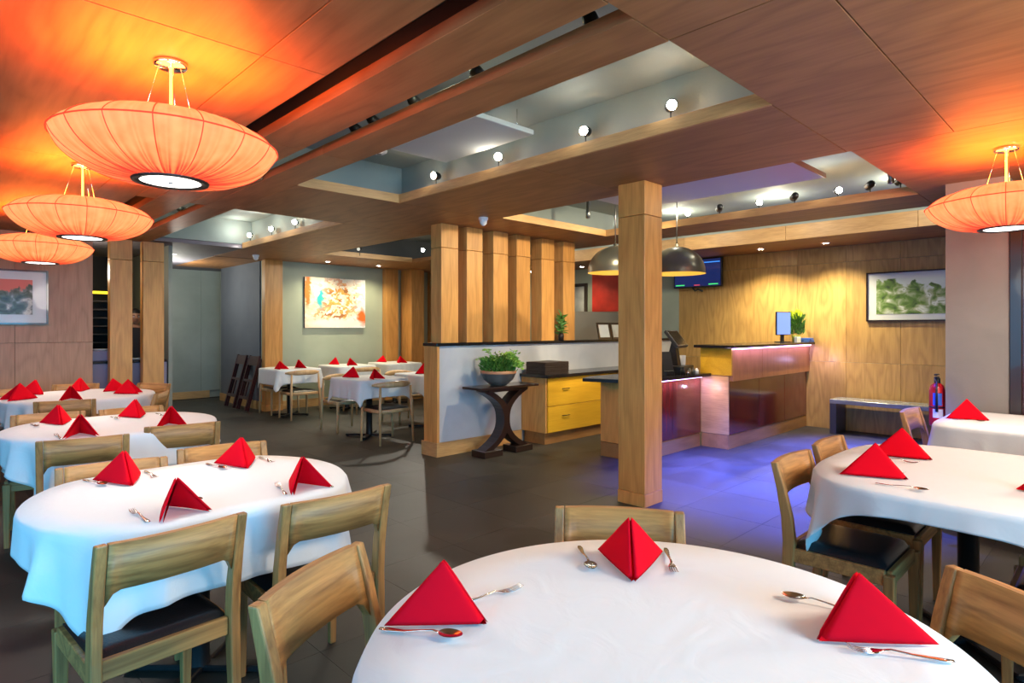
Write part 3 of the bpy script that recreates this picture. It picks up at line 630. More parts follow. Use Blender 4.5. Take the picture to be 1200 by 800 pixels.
NT = [(4.11, 6.87, 'front left nook table beside the half wall end'), (4.17, 9.38, 'left nook table near the leaning dark chairs'),
      (5.10, 6.9, 'nook table mostly hidden behind the half wall end'), (5.22, 9.45, 'middle nook table under the abstract painting'), (6.25, 9.55, 'right nook table by the far pilasters')]
for k, (x, y, s) in enumerate(NT):
    table(x, y, rnd_o(.36, .40, 9), .60, s, 'white tablecloth on the '+s, 10+k, Sy=.62)
# ================================================================== CHAIRS
def make_chair():
    t = thing('dining_chair', '', 'chair')
    W = .215
    def postpath(x):
        return [(x, -.235, 0), (x, -.205, .25), (x, -.195, .44), (x, -.205, .55), (x, -.232, .68), (x, -.262, .79)]
    for sx in (-1, 1):
        x = sx*(W-.017)
        m = MB(); pp = postpath(x); hw_ = [.016]*6; hd = [.017, .022, .027, .024, .019, .014]
        vs_ = []
        for (px, py, pz), a, b in zip(pp, hw_, hd): vs_ += [(px-a, py-b, pz), (px+a, py-b, pz), (px+a, py+b, pz), (px-a, py+b, pz)]
        fs = [(3, 2, 1, 0), (20, 21, 22, 23)]+[(i*4+k, i*4+(k+1) % 4, i*4+4+(k+1) % 4, i*4+4+k) for i in range(5) for k in range(4)]
        m.add(vs_, fs); o = m.build('leg', M['chairv'], t)
        bv = o.modifiers.new('bevel', 'BEVEL'); bv.width = .005; bv.segments = 2; bv.limit_method = 'ANGLE'
        m = MB(); vs_ = []
        for z, a in ((0, .014), (.405, .021)): vs_ += [(sx*(W-.021)-a, .195-a, z), (sx*(W-.021)+a, .195-a, z), (sx*(W-.021)+a, .195+a, z), (sx*(W-.021)-a, .195+a, z)]
        m.add(vs_, [(3, 2, 1, 0), (4, 5, 6, 7)]+[(k, (k+1) % 4, 4+(k+1) % 4, 4+k) for k in range(4)])
        o = m.build('leg', M['chairv'], t); bv = o.modifiers.new('bevel', 'BEVEL'); bv.width = .004; bv.segments = 2
    # curved crest board with filleted lower corners
    m = MB(); nx = 20; wi = W-.035
    def sec(x): 
        u = abs(x)/wi; low = .645-.045*max(0, (u-.80)/.20)**2.2; return low
    vs_ = []; 
    for i in range(nx+1):
        x = -wi+2*wi*i/nx; lo = sec(x); cv = -.022*(1-(x/wi)**2)
        for z in (lo, .7895):
            yb = -.205-(z-.55)*.245+cv
            for dy in (-.012, .012): vs_.append((x, yb+dy, z))
    fs = []
    for i in range(nx):
        a = i*4; b = a+4
        fs += [(a, b, b+2, a+2), (a+1, a+3, b+3, b+1), (a, a+1, b+1, b), (a+2, b+2, b+3, a+3)]
    fs += [(0, 2, 3, 1), (nx*4, nx*4+1, nx*4+3, nx*4+2)]
    m.add(vs_, fs); m.sm = [k % 4 < 2 for k in range(len(fs))]; o = m.build('backrest', M['chair'], t)
    m = MB()
    m.box(-W+.034, W-.034, -.205, -.183, .375, .435, b=.003)
    m.box(-W+.034, W-.034, .180, .202, .355, .415, b=.003)
    for s in (-1, 1):
        x = s*(W-.018); m.box(x-.011, x+.011, -.19, .18, .36, .42, b=.003)
    m.build('seat_frame', M['chair'], t)
    def cu(u, v):
        x = (u-.5)*2; y = (v-.5)*2; e = (1-abs(x)**8)*(1-abs(y)**8); sx_ = x*(W-.022+.004*(1-x*x)); sy = -.002+y*.182
        return (sx_, sy, .425+.032*max(0, e)**.35)
    m = MB(); m.grid(cu, 20, 20); m.box(-W+.024, W-.024, -.182, .178, .405, .426)
    m.build('seat', M['seat'], t)
    return t
proto = make_chair(); used = False
def chair(x, y, rz, label, group='oak dining chairs'):
    """x, y = middle of the backrest top; rz = facing turned from +Y"""
    global used
    a = R(rz); ox = x-math.sin(a)*.262; oy = y+math.cos(a)*.262
    if not used:
        used = True; proto.location = (ox, oy, 0); proto.rotation_euler.z = a; proto['label'] = label; proto['group'] = group; return proto
    return dup(proto, (ox, oy, 0), a, label, group)
chair(.548, 2.03, 4.5, 'oak chair with its back to the camera at the near left table, left one')
chair(1.09, 2.03, -1.5, 'oak chair at the near left table, right one, directly behind the angled chair')
chair(.70, 1.44, 207.5, 'angled oak chair in front between the near left table and the foreground round table')
chair(1.67, 1.20, 126.5, 'oak chair behind the foreground round table, facing the camera in front of the column')
chair(1.77, .15, 55, 'oak chair cut by the right picture edge at the foreground round table')
chair(.61, 3.22, 173, 'oak chair on the far side of the near left table, left one')
chair(1.11, 3.30, 173, 'oak chair on the far side of the near left table, right one')
chair(.63, 4.06, -9, 'oak chair on the near side of the second left table, left one')
chair(1.17, 4.19, -9, 'oak chair on the near side of the second left table, right one')
chair(.63, 5.40, 171, 'oak chair on the far side of the second left table, left one')
chair(1.13, 5.34, 181, 'oak chair on the far side of the second left table, right one')
chair(.84, 6.26, -12, 'oak chair on the near side of the farthest left table')
chair(1.62, 6.46, 61, 'oak chair at the right end of the farthest left table, below the piers')
chair(1.17, 8.0, 160, 'oak chair against the plywood wall behind the farthest left table')
chair(1.80, 7.50, 122, 'oak chair below the kitchen opening at the farthest left table')
chair(.50, 7.75, 200, 'oak chair at the far left picture edge behind the farthest left table')
chair(2.97, 1.13, 180, 'oak chair at the near right table, left one, nearest the blue floor')
chair(3.53, 1.15, 180, 'oak chair at the near right table, right one, next to the bench side')
chair(5.28, 1.15, 178, 'oak chair tucked at the far right table in front of the stone bench')
chair(3.07, -.14, 0, 'oak chair under the near side of the near right table, mostly in shadow')
chair(3.62, -.14, 0, 'second oak chair under the near side of the near right table, hidden in shadow')
def make_nook_chair():
    t = thing('curved_back_chair', '', 'chair'); h = .725
    for s in (-1, 1):
        MB().sweep([(s*.235, -.235, 0), (s*.225, -.215, .40), (s*.215, -.205, h-.03)], [.013, .019, .014], 10).build('leg', M['beech'], t)
        MB().sweep([(s*.225, .215, 0), (s*.215, .20, .42)], [.013, .019], 10).build('leg', M['beech'], t)
    n_ = 16; pts = []; rad = []
    for i in range(n_+1):
        u = i/n_*2-1; pts.append((u*.27, -.235+.13*abs(u)**2.2, h-.015+.012*(1-abs(u)))); k = 1-abs(u)**3; rad.append((.008+.010*k, .012+.026*k))
    MB().sweep(pts, rad, 10).build('backrest', M['beech'], t)
    m = MB()
    for (a, b) in (((-.215, -.205), (.215, -.205)), ((-.215, .2), (.215, .2)), ((-.215, -.205), (-.215, .2)), ((.215, -.205), (.215, .2))):
        m.sweep([(a[0], a[1], .395), (b[0], b[1], .395)], [(.010, .024)]*2, 8)
    m.build('seat_frame', M['beech'], t)
    def cu(u, v):
        x = (u-.5)*2; y = (v-.5)*2; e = max(0, (1-abs(x)**6)*(1-abs(y)**6)); return (x*.215, y*.205, .41+.04*e**.4-.012*(1-x*x)*(1-y*y))
    m = MB(); m.grid(cu, 14, 14); m.box(-.2, .2, -.19, .19, .395, .412); m.build('seat', M['seat'], t)
    return t
np_ = make_nook_chair()
NC = [(4.08, 6.18, 0, 'light beech chair with curved rail in front of the front left nook table'),
      (4.16, 8.78, 0, 'light beech chair with curved top rail in front of the left nook table'),
      (4.12, 7.75, 180, 'light beech chair behind the front left nook table, only rail and legs showing'),
      (4.17, 10.0, 180, 'light beech chair behind the left nook table, legs below the cloth corner'),
      (5.12, 7.80, 180, 'light beech chair behind the nook table hidden by the half wall end'),
      (5.22, 8.72, 0, 'light beech chair with curved rail in front of the middle nook table')]
for k, (x, y, a, l) in enumerate(NC):
    a_ = R(a); ox = x-math.sin(a_)*.235; oy = y+math.cos(a_)*.235
    if k == 0: np_.location = (ox, oy, 0); np_['label'] = l; np_['group'] = 'curved back chairs in the nook'
    else: dup(np_, (ox, oy, 0), a_, l, 'curved back chairs in the nook')
t = thing('red_chair', 'orange-red upholstered high-back chair beside the far pilasters', 'chair', (7.35, 9.4, 0), R(0))
B(-.24, .24, -.26, -.20, .42, 1.12, b=.015).build('backrest', M['orangered'], t); B(-.24, .24, -.19, .24, .38, .47, b=.015).build('seat', M['orangered'], t)
for sx in (-1, 1):
    for sy in (-1, 1): B(sx*.21-.018, sx*.21+.018, sy*.20-.018, sy*.20+.018, 0, .379).build('leg', M['ebony'], t)
# folded dark chairs leaning on the slate corner wall
def folded(y, lab):
    t = thing('folded_frame', lab, 'folded chair', (3.80, y, 0), 0, 'dark folded chairs against the slate wall')
    ang = math.atan2(.24, .92)
    mm = Matrix.Rotation(ang, 4, 'Y')
    for s in (-1, 1):
        for q in (0, .07): B(-.015+q*.5-.017, .015+q*.5-.017, s*.20-.02, s*.20+.02, .02-.0*q, .95-q*.6, mat=mm).build('side_rail', M['mahog'], t)
    for z0, z1 in ((.78, .94), (.20, .25), (.5, .54)): B(-.012-.016, .012-.016, -.179, .179, z0, z1, mat=mm).build('cross_slat', M['mahog'], t)
    B(-.010-.016, .010-.016, -.03, .03, .255, .495, mat=mm).build('cross_slat', M['mahog'], t)
    return t
folded(10.98, 'dark mahogany folded chair leaning on the slate wall, left one of the pair'); folded(10.42, 'dark mahogany folded chair leaning beside the wooden pilaster, right one of the pair')
# ================================================================== NAPKINS AND CUTLERY
def napkin_mesh(seed, spread=.092, depth=.10, h=.13):
    rg = random.Random(seed); m = MB()
    A = Vector((rg.uniform(-.006, .006), -.005+rg.uniform(-.01, .01), h)); F = Vector((0, depth+.015, .004))
    for s in (-1, 1):
        K = Vector((s*(spread+rg.uniform(-.008, .012)), -depth+rg.uniform(-.012, .012), .004))
        off = Vector((s*.0045, 0, 0)); a = A+off*.6; f = F+off*.8
        nrm = ((f-a).cross(K-a)).normalized()
        if nrm.x*s < 0: nrm = -nrm
        T = .0075; n_ = 14; bul = rg.uniform(.002, .008)
        def fn(side):
            def g(u, v):
                # u across from the ridge to K, v down from the apex
                p = a.lerp(f.lerp(K, u), v)
                e1 = min(v, 1-v)*h*1.3; e2 = min(u, 1-u)*v*spread*2.4; e = min(e1, e2)
                th = T*min(1, e/.005)**.5
                p = p+nrm*(bul*4*u*(1-u)*v)+nrm*side*th*.5
                p.z = max(p.z, .0016); return p
            return g
        m.grid(fn(1), n_, n_); m.grid(fn(-1), n_, n_)
        # second folded layer that makes the double ridge line
        a2 = a+nrm*-.011; f2 = f+nrm*-.011; K2 = K+nrm*-.012
        def g2(u, v):
            p = a2.lerp(f2.lerp(K2, u), v)+nrm*(bul*4*u*(1-u)*v); p.z = max(p.z, .0016); return p
        m.grid(g2, n_, n_)
    return m.mesh('napkin', M['napkin'])
NM = [napkin_mesh(k) for k in range(5)]
NK = [ # x, y, facing (0 = folded ridge to +Y), scale, label
 (1.367, .940, 127, 1.0, 'red folded napkin at the back of the foreground round table, facing the camera'),
 (.822, 1.068, 205, .96, 'red folded napkin at the left edge of the foreground round table'),
 (1.405, .392, 62, .99, 'red folded napkin at the right edge of the foreground round table'),
 (.59, 2.93, 183, 1.0, 'red napkin at the back left of the near left table'),
 (.625, 2.32, 4, .95, 'red napkin in front of the left chair of the near left table, seen from behind'),
 (1.085, 2.33, 0, .95, 'red napkin in front of the right chair of the near left table, seen from behind'),
 (1.055, 2.91, 175, 1.0, 'red napkin at the back right of the near left table'),
 (.64, 5.01, 180, 1.0, 'red napkin at the back left of the second left table'),
 (.66, 4.36, -6, 1.0, 'red napkin at the front left of the second left table'),
 (1.08, 5.0, 180, 1.0, 'red napkin at the back right of the second left table'),
 (1.15, 4.40, -9, 1.0, 'red napkin at the front right of the second left table'),
 (.60, 6.92, -80, 1.15, 'red napkin at the left end of the farthest left table'),
 (.76, 7.38, 200, 1.1, 'red napkin at the back left of the farthest left table'),
 (.93, 6.60, -8, 1.0, 'red napkin at the front of the farthest left table'),
 (1.12, 7.45, 175, 1.05, 'red napkin at the back of the farthest left table below the first pier'),
 (1.41, 6.82, 62, 1.1, 'red napkin at the right end of the farthest left table'),
 (1.36, 7.22, 125, 1.0, 'red napkin at the right back of the farthest left table, behind another napkin'),
 (2.96, .775, 178, 1.1, 'red napkin at the near corner of the near right table'),
 (3.49, .79, 176, 1.1, 'red napkin at the back corner of the near right table'),
 (3.10, .20, 2, 1.0, 'red napkin cut by the right picture edge on the near right table'),
 (5.25, .80, 178, 1.1, 'red napkin alone on the far right table'),
 (4.04, 6.62, 3, 1.0, 'red napkin on the front left nook table, right one'), (3.97, 7.02, 183, 1.1, 'red napkin on the front left nook table, left one'),
 (3.93, 9.20, 20, 1.0, 'red napkin at the left corner of the left nook table'), (4.23, 9.20, -5, 1.1, 'red napkin at the right side of the left nook table'),
 (5.14, 9.70, 180, 1.0, 'red napkin at the back of the middle nook table'), (5.18, 9.27, 0, 1.0, 'red napkin at the front of the middle nook table'),
 (6.15, 9.78, 180, 1.0, 'red napkin at the back of the right nook table'), (6.22, 9.32, 0, 1.0, 'red napkin at the front of the right nook table'),
 (4.98, 6.90, 90, 1.15, 'red napkin beside the end of the half wall')]
for k, (x, y, a, s, l) in enumerate(NK):
    o = bpy.data.objects.new('napkin', NM[k % 5]); C.objects.link(o); o.location = (x, y, .7585); o.rotation_euler.z = R(a); o.scale = (s, s, s)
    tag(o, l, 'napkin', 'red folded napkins')
def spoon_parts():
    def bowl(side):
        def f(u, v):
            a = u*2*PI; r = v; return (math.sin(a)*.017*r*(1-.12*math.cos(a)), .073+math.cos(a)*.026*r, .0035+.007*(r**2)+side)
        return f
    m = MB(); m.grid(bowl(0), 24, 6, closed=True); m.grid(bowl(.0012), 24, 6, closed=True)
    h = MB().sweep([(0, .050, .0095), (0, .035, .013), (0, .01, .010), (0, -.03, .004), (0, -.07, .0035), (0, -.085, .004)], [(.004, .0012), (.003, .0015), (.003, .0015), (.005, .0014), (.008, .0013), (.005, .001)], 8)
    return m, h
def fork_parts():
    m = MB()
    for k in range(4): x = (k-1.5)*.006; m.sweep([(x*.9, .050, .004), (x, .070, .003), (x, .088, .006), (x, .098, .011)], [(.0019, .001), (.0019, .001), (.0016, .001), (.0008, .0006)], 6)
    m.sweep([(0, .034, .008), (0, .044, .005), (0, .053, .004)], [(.004, .001), (.010, .001), (.0115, .001)], 8)
    h = MB().sweep([(0, .036, .0075), (0, .02, .011), (0, -.02, .006), (0, -.07, .0035), (0, -.088, .004)], [(.004, .001), (.003, .0015), (.004, .0015), (.008, .0013), (.005, .001)], 8)
    return m, h
def cutlery(kind):
    t = thing(kind, '', kind); a, b = spoon_parts() if kind == 'spoon' else fork_parts()
    a.build('bowl' if kind == 'spoon' else 'tines', M['steel'], t); b.build('handle', M['steel'], t); return t
# handle end -> head end
CU = [('spoon', (.700, 1.095), (.772, .985), 'metal spoon in front of the left napkin on the foreground round table'),
 ('fork', (.905, 1.075), (1.005, 1.055), 'metal fork behind the left napkin on the foreground round table'),
 ('spoon', (1.365, 1.12), (1.262, .995), 'metal spoon left of the back napkin on the foreground round table'),
 ('fork', (1.530, .935), (1.400, .83), 'metal fork right of the back napkin on the foreground round table'),
 ('spoon', (1.50, .420), (1.468, .545), 'metal spoon behind the right napkin on the foreground round table'),
 ('fork', (1.408, .236), (1.320, .383), 'metal fork in front of the right napkin on the foreground round table'),
 ('fork', (.525, 2.24), (.515, 2.43), 'metal fork left of the front left napkin, near left table'), ('spoon', (.711, 2.24), (.718, 2.42), 'metal spoon right of the front left napkin, near left table'),
 ('spoon', (.475, 3.06), (.515, 2.91), 'metal spoon at the back left of the near left table'), ('fork', (.70, 3.06), (.70, 2.90), 'metal fork right of the back left napkin, near left table'),
 ('fork', (.985, 2.25), (1.025, 2.42), 'metal fork left of the front right napkin, near left table'), ('spoon', (1.168, 2.235), (1.185, 2.39), 'metal spoon right of the front right napkin, near left table'),
 ('spoon', (.945, 3.02), (.965, 2.87), 'metal spoon left of the back right napkin, near left table'), ('fork', (1.18, 3.0), (1.175, 2.84), 'metal fork right of the back right napkin, near left table'),
 ('spoon', (.50, 5.08), (.51, 4.93), 'metal spoon at the back left of the second left table'), ('fork', (.555, 4.30), (.555, 4.46), 'metal fork at the front left of the second left table'),
 ('spoon', (.95, 5.10), (.96, 4.95), 'metal spoon at the back middle of the second left table'), ('fork', (1.23, 5.06), (1.23, 4.9), 'metal fork at the back right of the second left table'),
 ('spoon', (2.80, .72), (2.80, .57), 'metal spoon left of the corner napkin on the near right table'), ('fork', (3.06, .86), (3.06, .70), 'metal fork behind the corner napkin on the near right table'),
 ('fork', (3.35, .87), (3.35, .71), 'metal fork before the back corner napkin on the near right table'), ('spoon', (5.14, .86), (5.14, .70), 'metal spoon beside the napkin on the far right table')]
SP, FK = cutlery('spoon'), cutlery('fork'); first = {'spoon': True, 'fork': True}
for kd, p, q, l in CU:
    a = math.atan2(-(q[0]-p[0]), q[1]-p[1]); cx, cy = (p[0]+q[0])/2, (p[1]+q[1])/2
    pr = SP if kd == 'spoon' else FK
    if first[kd]: first[kd] = False; pr.location = (cx, cy, .759); pr.rotation_euler.z = a; pr['label'] = l
    else: dup(pr, (cx, cy, .759), a, l)
# ================================================================== LANTERNS
QS, QC, TS_, TC = math.sin(.43*PI), math.cos(.43*PI), math.sin(.41*PI), math.cos(.41*PI)
def make_lantern():
    t = thing('silk_lantern', '', 'pendant lamp', (0, 0, 2.19))
    Rr = .43; NR = 16
    me = bpy.data.meshes.new('shade'); vs_ = []; fs = []; att = []
    nu, nv = 320, 34
    for j in range(nv+1):
        v = j/nv
        for i in range(nu):
            u = i/nu; ph = (u*NR) % 1; rib = 1-min(ph, 1-ph)*2   # 1 at a rib
            if v < .5:
                s = v/.5; r = .14+(Rr-.14)*math.sin(.86*s*PI/2)/QS; z = -.155*(math.cos(.86*s*PI/2)-QC)/(1-QC)
            else:
                s = (v-.5)/.5; r = .085+(Rr-.085)*math.sin(.82*(1-s)*PI/2)/TS_; z = .112*(math.cos(.82*(1-s)*PI/2)-TC)/(1-TC)
            bulge = (math.sin(min(1, max(0, (1-rib)))*PI))*.5
            edge = math.sin(v*PI)
            # fabric sags in slightly between the wires and gathers into pleats near the ring
            r += -.014*bulge*edge*(1 if v < .5 else .8)
            z += (-.010 if v < .5 else .012)*bulge*edge*.4
            a = 2*PI*u; pl = .0035*math.sin(u*NR*14+2*math.sin(u*40))*(1-abs(v-.30)/.7)
            r += pl
            vs_.append((r*math.cos(a), r*math.sin(a), z))
            near = max(0, 1-v/.42)**1.6
            str_ = .5+.5*math.sin(u*NR*2*PI*5.3+2.3*math.sin(u*NR*2*PI*1.7))
            att.append(.95*near*(.35+.65*str_)+.34*str_*(.35+.3*near)+.12*max(0, (v-.5))*2)
    for j in range(nv):
        for i in range(nu): fs.append((j*nu+i, j*nu+(i+1) % nu, (j+1)*nu+(i+1) % nu, (j+1)*nu+i))
    me.from_pydata(vs_, [], fs); me.materials.append(M['silk']); me.polygons.foreach_set('use_smooth', [True]*len(fs))
    a_ = me.attributes.new('rib', 'FLOAT', 'POINT'); a_.data.foreach_set('value', att)
    o = bpy.data.objects.new('shade', me); C.objects.link(o); o.parent = t
    def prof(v):
        if v < .5: s = v/.5; return .14+(Rr-.14)*math.sin(.86*s*PI/2)/QS, -.155*(math.cos(.86*s*PI/2)-QC)/(1-QC)
        s = (v-.5)/.5; return .085+(Rr-.085)*math.sin(.82*(1-s)*PI/2)/TS_, .112*(math.cos(.82*(1-s)*PI/2)-TC)/(1-TC)
    for k in range(NR):
        a = 2*PI*k/NR; pts = []
        for j in range(25):
            r, z = prof(j/24); r += .002; pts.append((r*math.cos(a), r*math.sin(a), z))
        MB().sweep(pts, .0022, 6).build('wire_rib', M['rib'], t)
    MB().sweep([((Rr+.002)*math.cos(2*PI*k/64), (Rr+.002)*math.sin(2*PI*k/64), 0) for k in range(65)], .0032, 6, caps=False).build('rim_wire', M['rib'], t)
    MB().lathe([(.118, -.160), (.147, -.163), (.150, -.156), (.146, -.146), (.120, -.148), (.118, -.160)], n=48).build('bottom_ring', M['darkring'], t)
    MB().lathe([(0, -.1575), (.119, -.1575), (.119, -.153), (0, -.153)], n=40).build('diffuser', M['diffuser'], t)
    MB().lathe([(0, -.16), (.012, -.16), (.008, -.166), (0, -.167)], n=12).build('finial', M['chrome'], t)
    MB().lathe([(0, .359), (.062, .359), (.066, .352), (.066, .343), (.06, .337), (0, .335)], n=32).build('canopy', M['chrome'], t)
    MB().lathe([(.007, -.15), (.007, .33), (.016, .332), (.016, .340)], n=12).build('rod', M['chrome'], t)
    for k in range(3):
        a = 2*PI*k/3+.4; MB().sweep([(.052*math.cos(a), .052*math.sin(a), .338), (.115*math.cos(a), .115*math.sin(a), .110)], .0016, 6).build('suspension_wire', M['chrome'], t)
    MB().lathe([(.085, .116), (.105, .116), (.105, .110), (.085, .110), (.085, .116)], n=32).build('top_ring', M['darkring'], t)
    return t
lan = make_lantern()
LL = [(.76, 2.90, 'large orange silk pendant lantern nearest the camera, top left'), (.79, 5.15, 'orange silk pendant lantern, middle one of the left row'),
      (.80, 7.42, 'orange silk pendant lantern, farthest of the left row, over the picture'), (4.94, .55, 'orange silk pendant lantern cut by the right picture edge')]
for k, (x, y, l) in enumerate(LL):
    if k == 0: lan.location = (x, y, 2.19); lan['label'] = l; lan['group'] = 'orange silk lanterns'
    else: dup(lan, (x, y, 2.19), R(17*k), l, 'orange silk lanterns')
    # glow through the silk on to the ceiling, and white downlight through the diffuser
    lamp('lantern_glow', 'AREA', (x, y, 2.312), 20, (1, .15, .016), (x, y, 3), shape='DISK', size=.70)
    lamp('lantern_down', 'SPOT', (x, y, 2.02), 34, (1, .93, .84), (x, y, 0), spot_size=R(168), spot_blend=.8, shadow_soft_size=.11)
# ================================================================== TRACK SPOTLIGHTS
def make_spot(lit):
    t = thing('track_spotlight', '', 'spotlight')
    MB().sweep([(0, 0, -.06), (0, 0, .035)], .005, 8).build('stem', M['blackmetal'], t)
    h = MB().lathe([(0, -.05), (.022, -.05), (.034, -.025), (.036, .045), (.031, .045), (.028, .02), (0, .018)], n=20).build('lamp_head', M['blackmetal'], t)
    h.rotation_euler = (R(100), 0, 0); h.location = (0, 0, .05)
    e = MB().lathe([(0, .040), (.030, .038), (.030, .030), (0, .030)], n=20).build('lens', M['bulb'] if lit else M['bulbdim'], h)
    return t
sl, sd = make_spot(True), make_spot(False); fl_ = {True: True, False: True}
def spot(x, y, z, rz, lit, label, aim=None, energy=0, col=(1, .93, .78), size=95):
    pr = sl if lit else sd
    if fl_[lit]: fl_[lit] = False; pr.location = (x, y, z); pr.rotation_euler.z = rz; pr['label'] = label; pr['group'] = 'track spotlights'
    else: dup(pr, (x, y, z), rz, label, 'track spotlights')
    if energy:
        d = (Vector(aim)-Vector((x, y, z+.05))).normalized()
        lamp('recess_beam', 'SPOT', Vector((x, y, z+.05))+d*.06, energy, col, aim, spot_size=R(size), spot_blend=.9, shadow_soft_size=.03)
nm = ['first', 'second', 'third', 'fourth']
for k, (y, rz) in enumerate(((1.921, 75), (2.571, 35), (3.435, 75), (4.239, 35))):
    spot(3.20, y, 2.68, R(-72) if k % 2 else R(-50), True, nm[k]+' lit spotlight from the camera end in the big ceiling opening', (1.6, y-.5, .3), 30)
    lamp('recess_wash', 'POINT', (3.1, y, 2.70), .9, (1, .97, .88), shadow_soft_size=.04)
for k, y in enumerate((2.05, 2.85, 3.6)):
    spot(6.28, [1.958, 2.724, 3.551][k], 2.67, R(-58), True, ['right', 'middle', 'left'][k]+' lit spotlight in the ceiling opening over the counter', (7.6, y, 0), 45)
    lamp('recess_wash', 'POINT', (6.1, y, 2.72), 1.8, (1, .97, .85), shadow_soft_size=.04)
for k, y in enumerate((1.42, 1.66, 2.33, 3.12, 3.95)):
    spot(6.20, y, 2.66, R(125), False, ['unlit black spotlight nearest the right lantern', 'unlit black spotlight right of the lit right one', 'unlit black spotlight between the right lit pair', 'unlit black spotlight between the left lit pair', 'unlit black spotlight beside the central column'][k]+' over the counter')
for k, y in enumerate((7.33, 8.05, 8.8)):
    spot(3.33, y, 2.68, R(-40), True, ['near', 'middle', 'far'][k]+' lit spotlight in the left ceiling opening toward the corridor', (2.4, y+.6, 0), 22)
    lamp('recess_wash', 'POINT', (3.15, y, 2.78), 2.2, (1, .97, .85), shadow_soft_size=.04)
for k, y in enumerate((1.617, 2.361, 2.919, 3.371, 3.591)):
    spot(2.05, y, 2.67, R(110), False, nm[k]+' black spotlight from the camera end of the narrow ceiling slot' if k < 4 else 'fifth black spotlight, farthest in the near half of the ceiling slot')
for k, y in enumerate((6.25, 6.75, 7.4)):
    spot(2.05, y, 2.67, R(110), False, nm[k]+' black spotlight in the far half of the narrow ceiling slot')
spot(6.0, 8.3, 2.66, R(-52), True, 'lit spotlight in the nook ceiling opening beside the half wall posts', (4.4, 7.3, .7), 90)
spot(6.0, 7.0, 2.66, R(-52), True, 'added lit spotlight in the nook ceiling opening hidden by the first half wall post', (4.3, 9.2, .7), 90)  # unseen spotlight, added to brighten the nook tables
spot(5.0, 8.65, 2.62, R(-60), False, 'black spotlight in the dark nook ceiling opening')
lamp('recess_wash', 'POINT', (5.2, 7.6, 2.8), 5, (1, .95, .8), shadow_soft_size=.05)
for y in (1.6, 2.9, 4.2, 5.6, 7.2): lamp('recess_wash', 'POINT', (7.15, y, 2.80), 9, (1, .93, .75), shadow_soft_size=.04)  # added points without fixtures, they brighten the soffit fascia
for x in (4.6, 5.75): lamp('recess_beam', 'SPOT', (x, 3.3, 2.66), 75, (1, .86, .58), (x+.05, 5.3, 1.35), spot_size=R(105), spot_blend=1, shadow_soft_size=.04)  # added beams with no spotlight built, lighting the half wall posts
lamp('slot_wash', 'POINT', (1.95, 2.6, 2.85), 3, (.9, 1, .7), shadow_soft_size=.04); lamp('slot_wash', 'POINT', (1.95, 7.2, 2.85), 3, (.9, 1, .7), shadow_soft_size=.04)
# recessed downlights
def make_down():
    t = thing('recessed_downlight', '', 'ceiling light'); MB().lathe([(.03, .0), (.05, -.004), (.055, .0), (.05, .004)], n=24).build('trim_ring', M['plate'], t)
    MB().lathe([(0, -.001), (.03, -.001), (.03, .002), (0, .002)], n=20).build('lens', M['bulb'], t); return t
dn = make_down()
DL = [(8.5, 3.66, 2.515, 'recessed downlight in the soffit over the reception counter', 130, 'left'), (8.5, 2.80, 2.515, 'recessed downlight in the soffit above the computer screen', 130, 'r'),
      (8.6, 7.0, 2.515, 'recessed downlight in the soffit above the red canvas', 18, 'm'), (5.0, 9.72, 2.547, 'small recessed downlight above the left of the painting', 42, 'p'), (6.0, 9.70, 2.547, 'small recessed downlight above the right of the painting', 42, 'q'),
      (8.6, 8.3, 2.515, 'recessed downlight in the soffit over the mirror', 30, 's')]
for k, (x, y, z, l, e, q) in enumerate(DL):
    if k == 0: dn.location = (x, y, z); dn['label'] = l; dn['group'] = 'recessed downlights'
    else: dup(dn, (x, y, z), 0, l, 'recessed downlights')
    lamp('downlight_beam', 'SPOT', (x, y, z-.01), e, (1, .88, .58), (x-(.1 if x > 8 else 0), y+(.25 if x < 8 else 0), 0), spot_size=R(130), spot_blend=.9, shadow_soft_size=.03)
lamp('corridor_light', 'POINT', (3.0, 11.4, 2.2), 26, (1, .98, .85), shadow_soft_size=.1)
lamp('kitchen_fill', 'POINT', (1.55, 9.55, 2.15), 7, (1, .85, .65), shadow_soft_size=.1)  # added fill without a fixture, lights the person's face
for k, (x, y) in enumerate(((2.75, 10.4), (2.75, 11.4))):
    t = thing('dim_downlight', ['near', 'far'][k]+' unlit round downlight in the dark corridor ceiling', 'ceiling light', (x, y, CZ-.001)); MB().lathe([(0, -.004), (.06, -.004), (.07, 0), (.0, 0)], n=20).build('trim_ring', M['plate'], t)
# hanging white panels in the recesses, smoke detector, sensors
t = thing('hanging_panel', 'white rectangular panel hung inside the big ceiling opening', 'ceiling panel', (2.80, 3.43, 2.76))
B(-.27, .27, -.50, .50, 0, .035, b=.004).build('panel_board', M['white'], t)
for x in (-.2, .2):
    for y in (-.4, .4): MB().sweep([(x, y, .035), (x, y, .189)], .003, 6).build('hanger', M['chrome'], t)
t = thing('hanging_panel', 'white panel with reddish edge hung in the opening over the counter', 'ceiling panel', (5.35, 2.9, 2.74))
B(-.40, .40, -1.0, 1.0, 0, .03, b=.003).build('panel_board', M['white'], t); B(-.40, .40, -1.012, -1.0, -.005, .035).build('panel_edge', M['plinth'], t)
for x in (-.2, .2):
    for y in (-.4, .4): MB().sweep([(x, y, .03), (x, y, .209)], .003, 6).build('hanger', M['chrome'], t)
t = thing('smoke_detector', 'white round smoke detector in the blue end of the ceiling opening', 'detector', (2.84, 4.58, 2.949))
MB().lathe([(0, -.03), (.04, -.03), (.065, -.015), (.07, 0), (0, 0)], n=24).build('detector_body', M['plate'], t); MB().lathe([(0, -.036), (.02, -.036), (.02, -.030), (0, -.030)], n=16).build('detector_vent', M['brushed'], t)
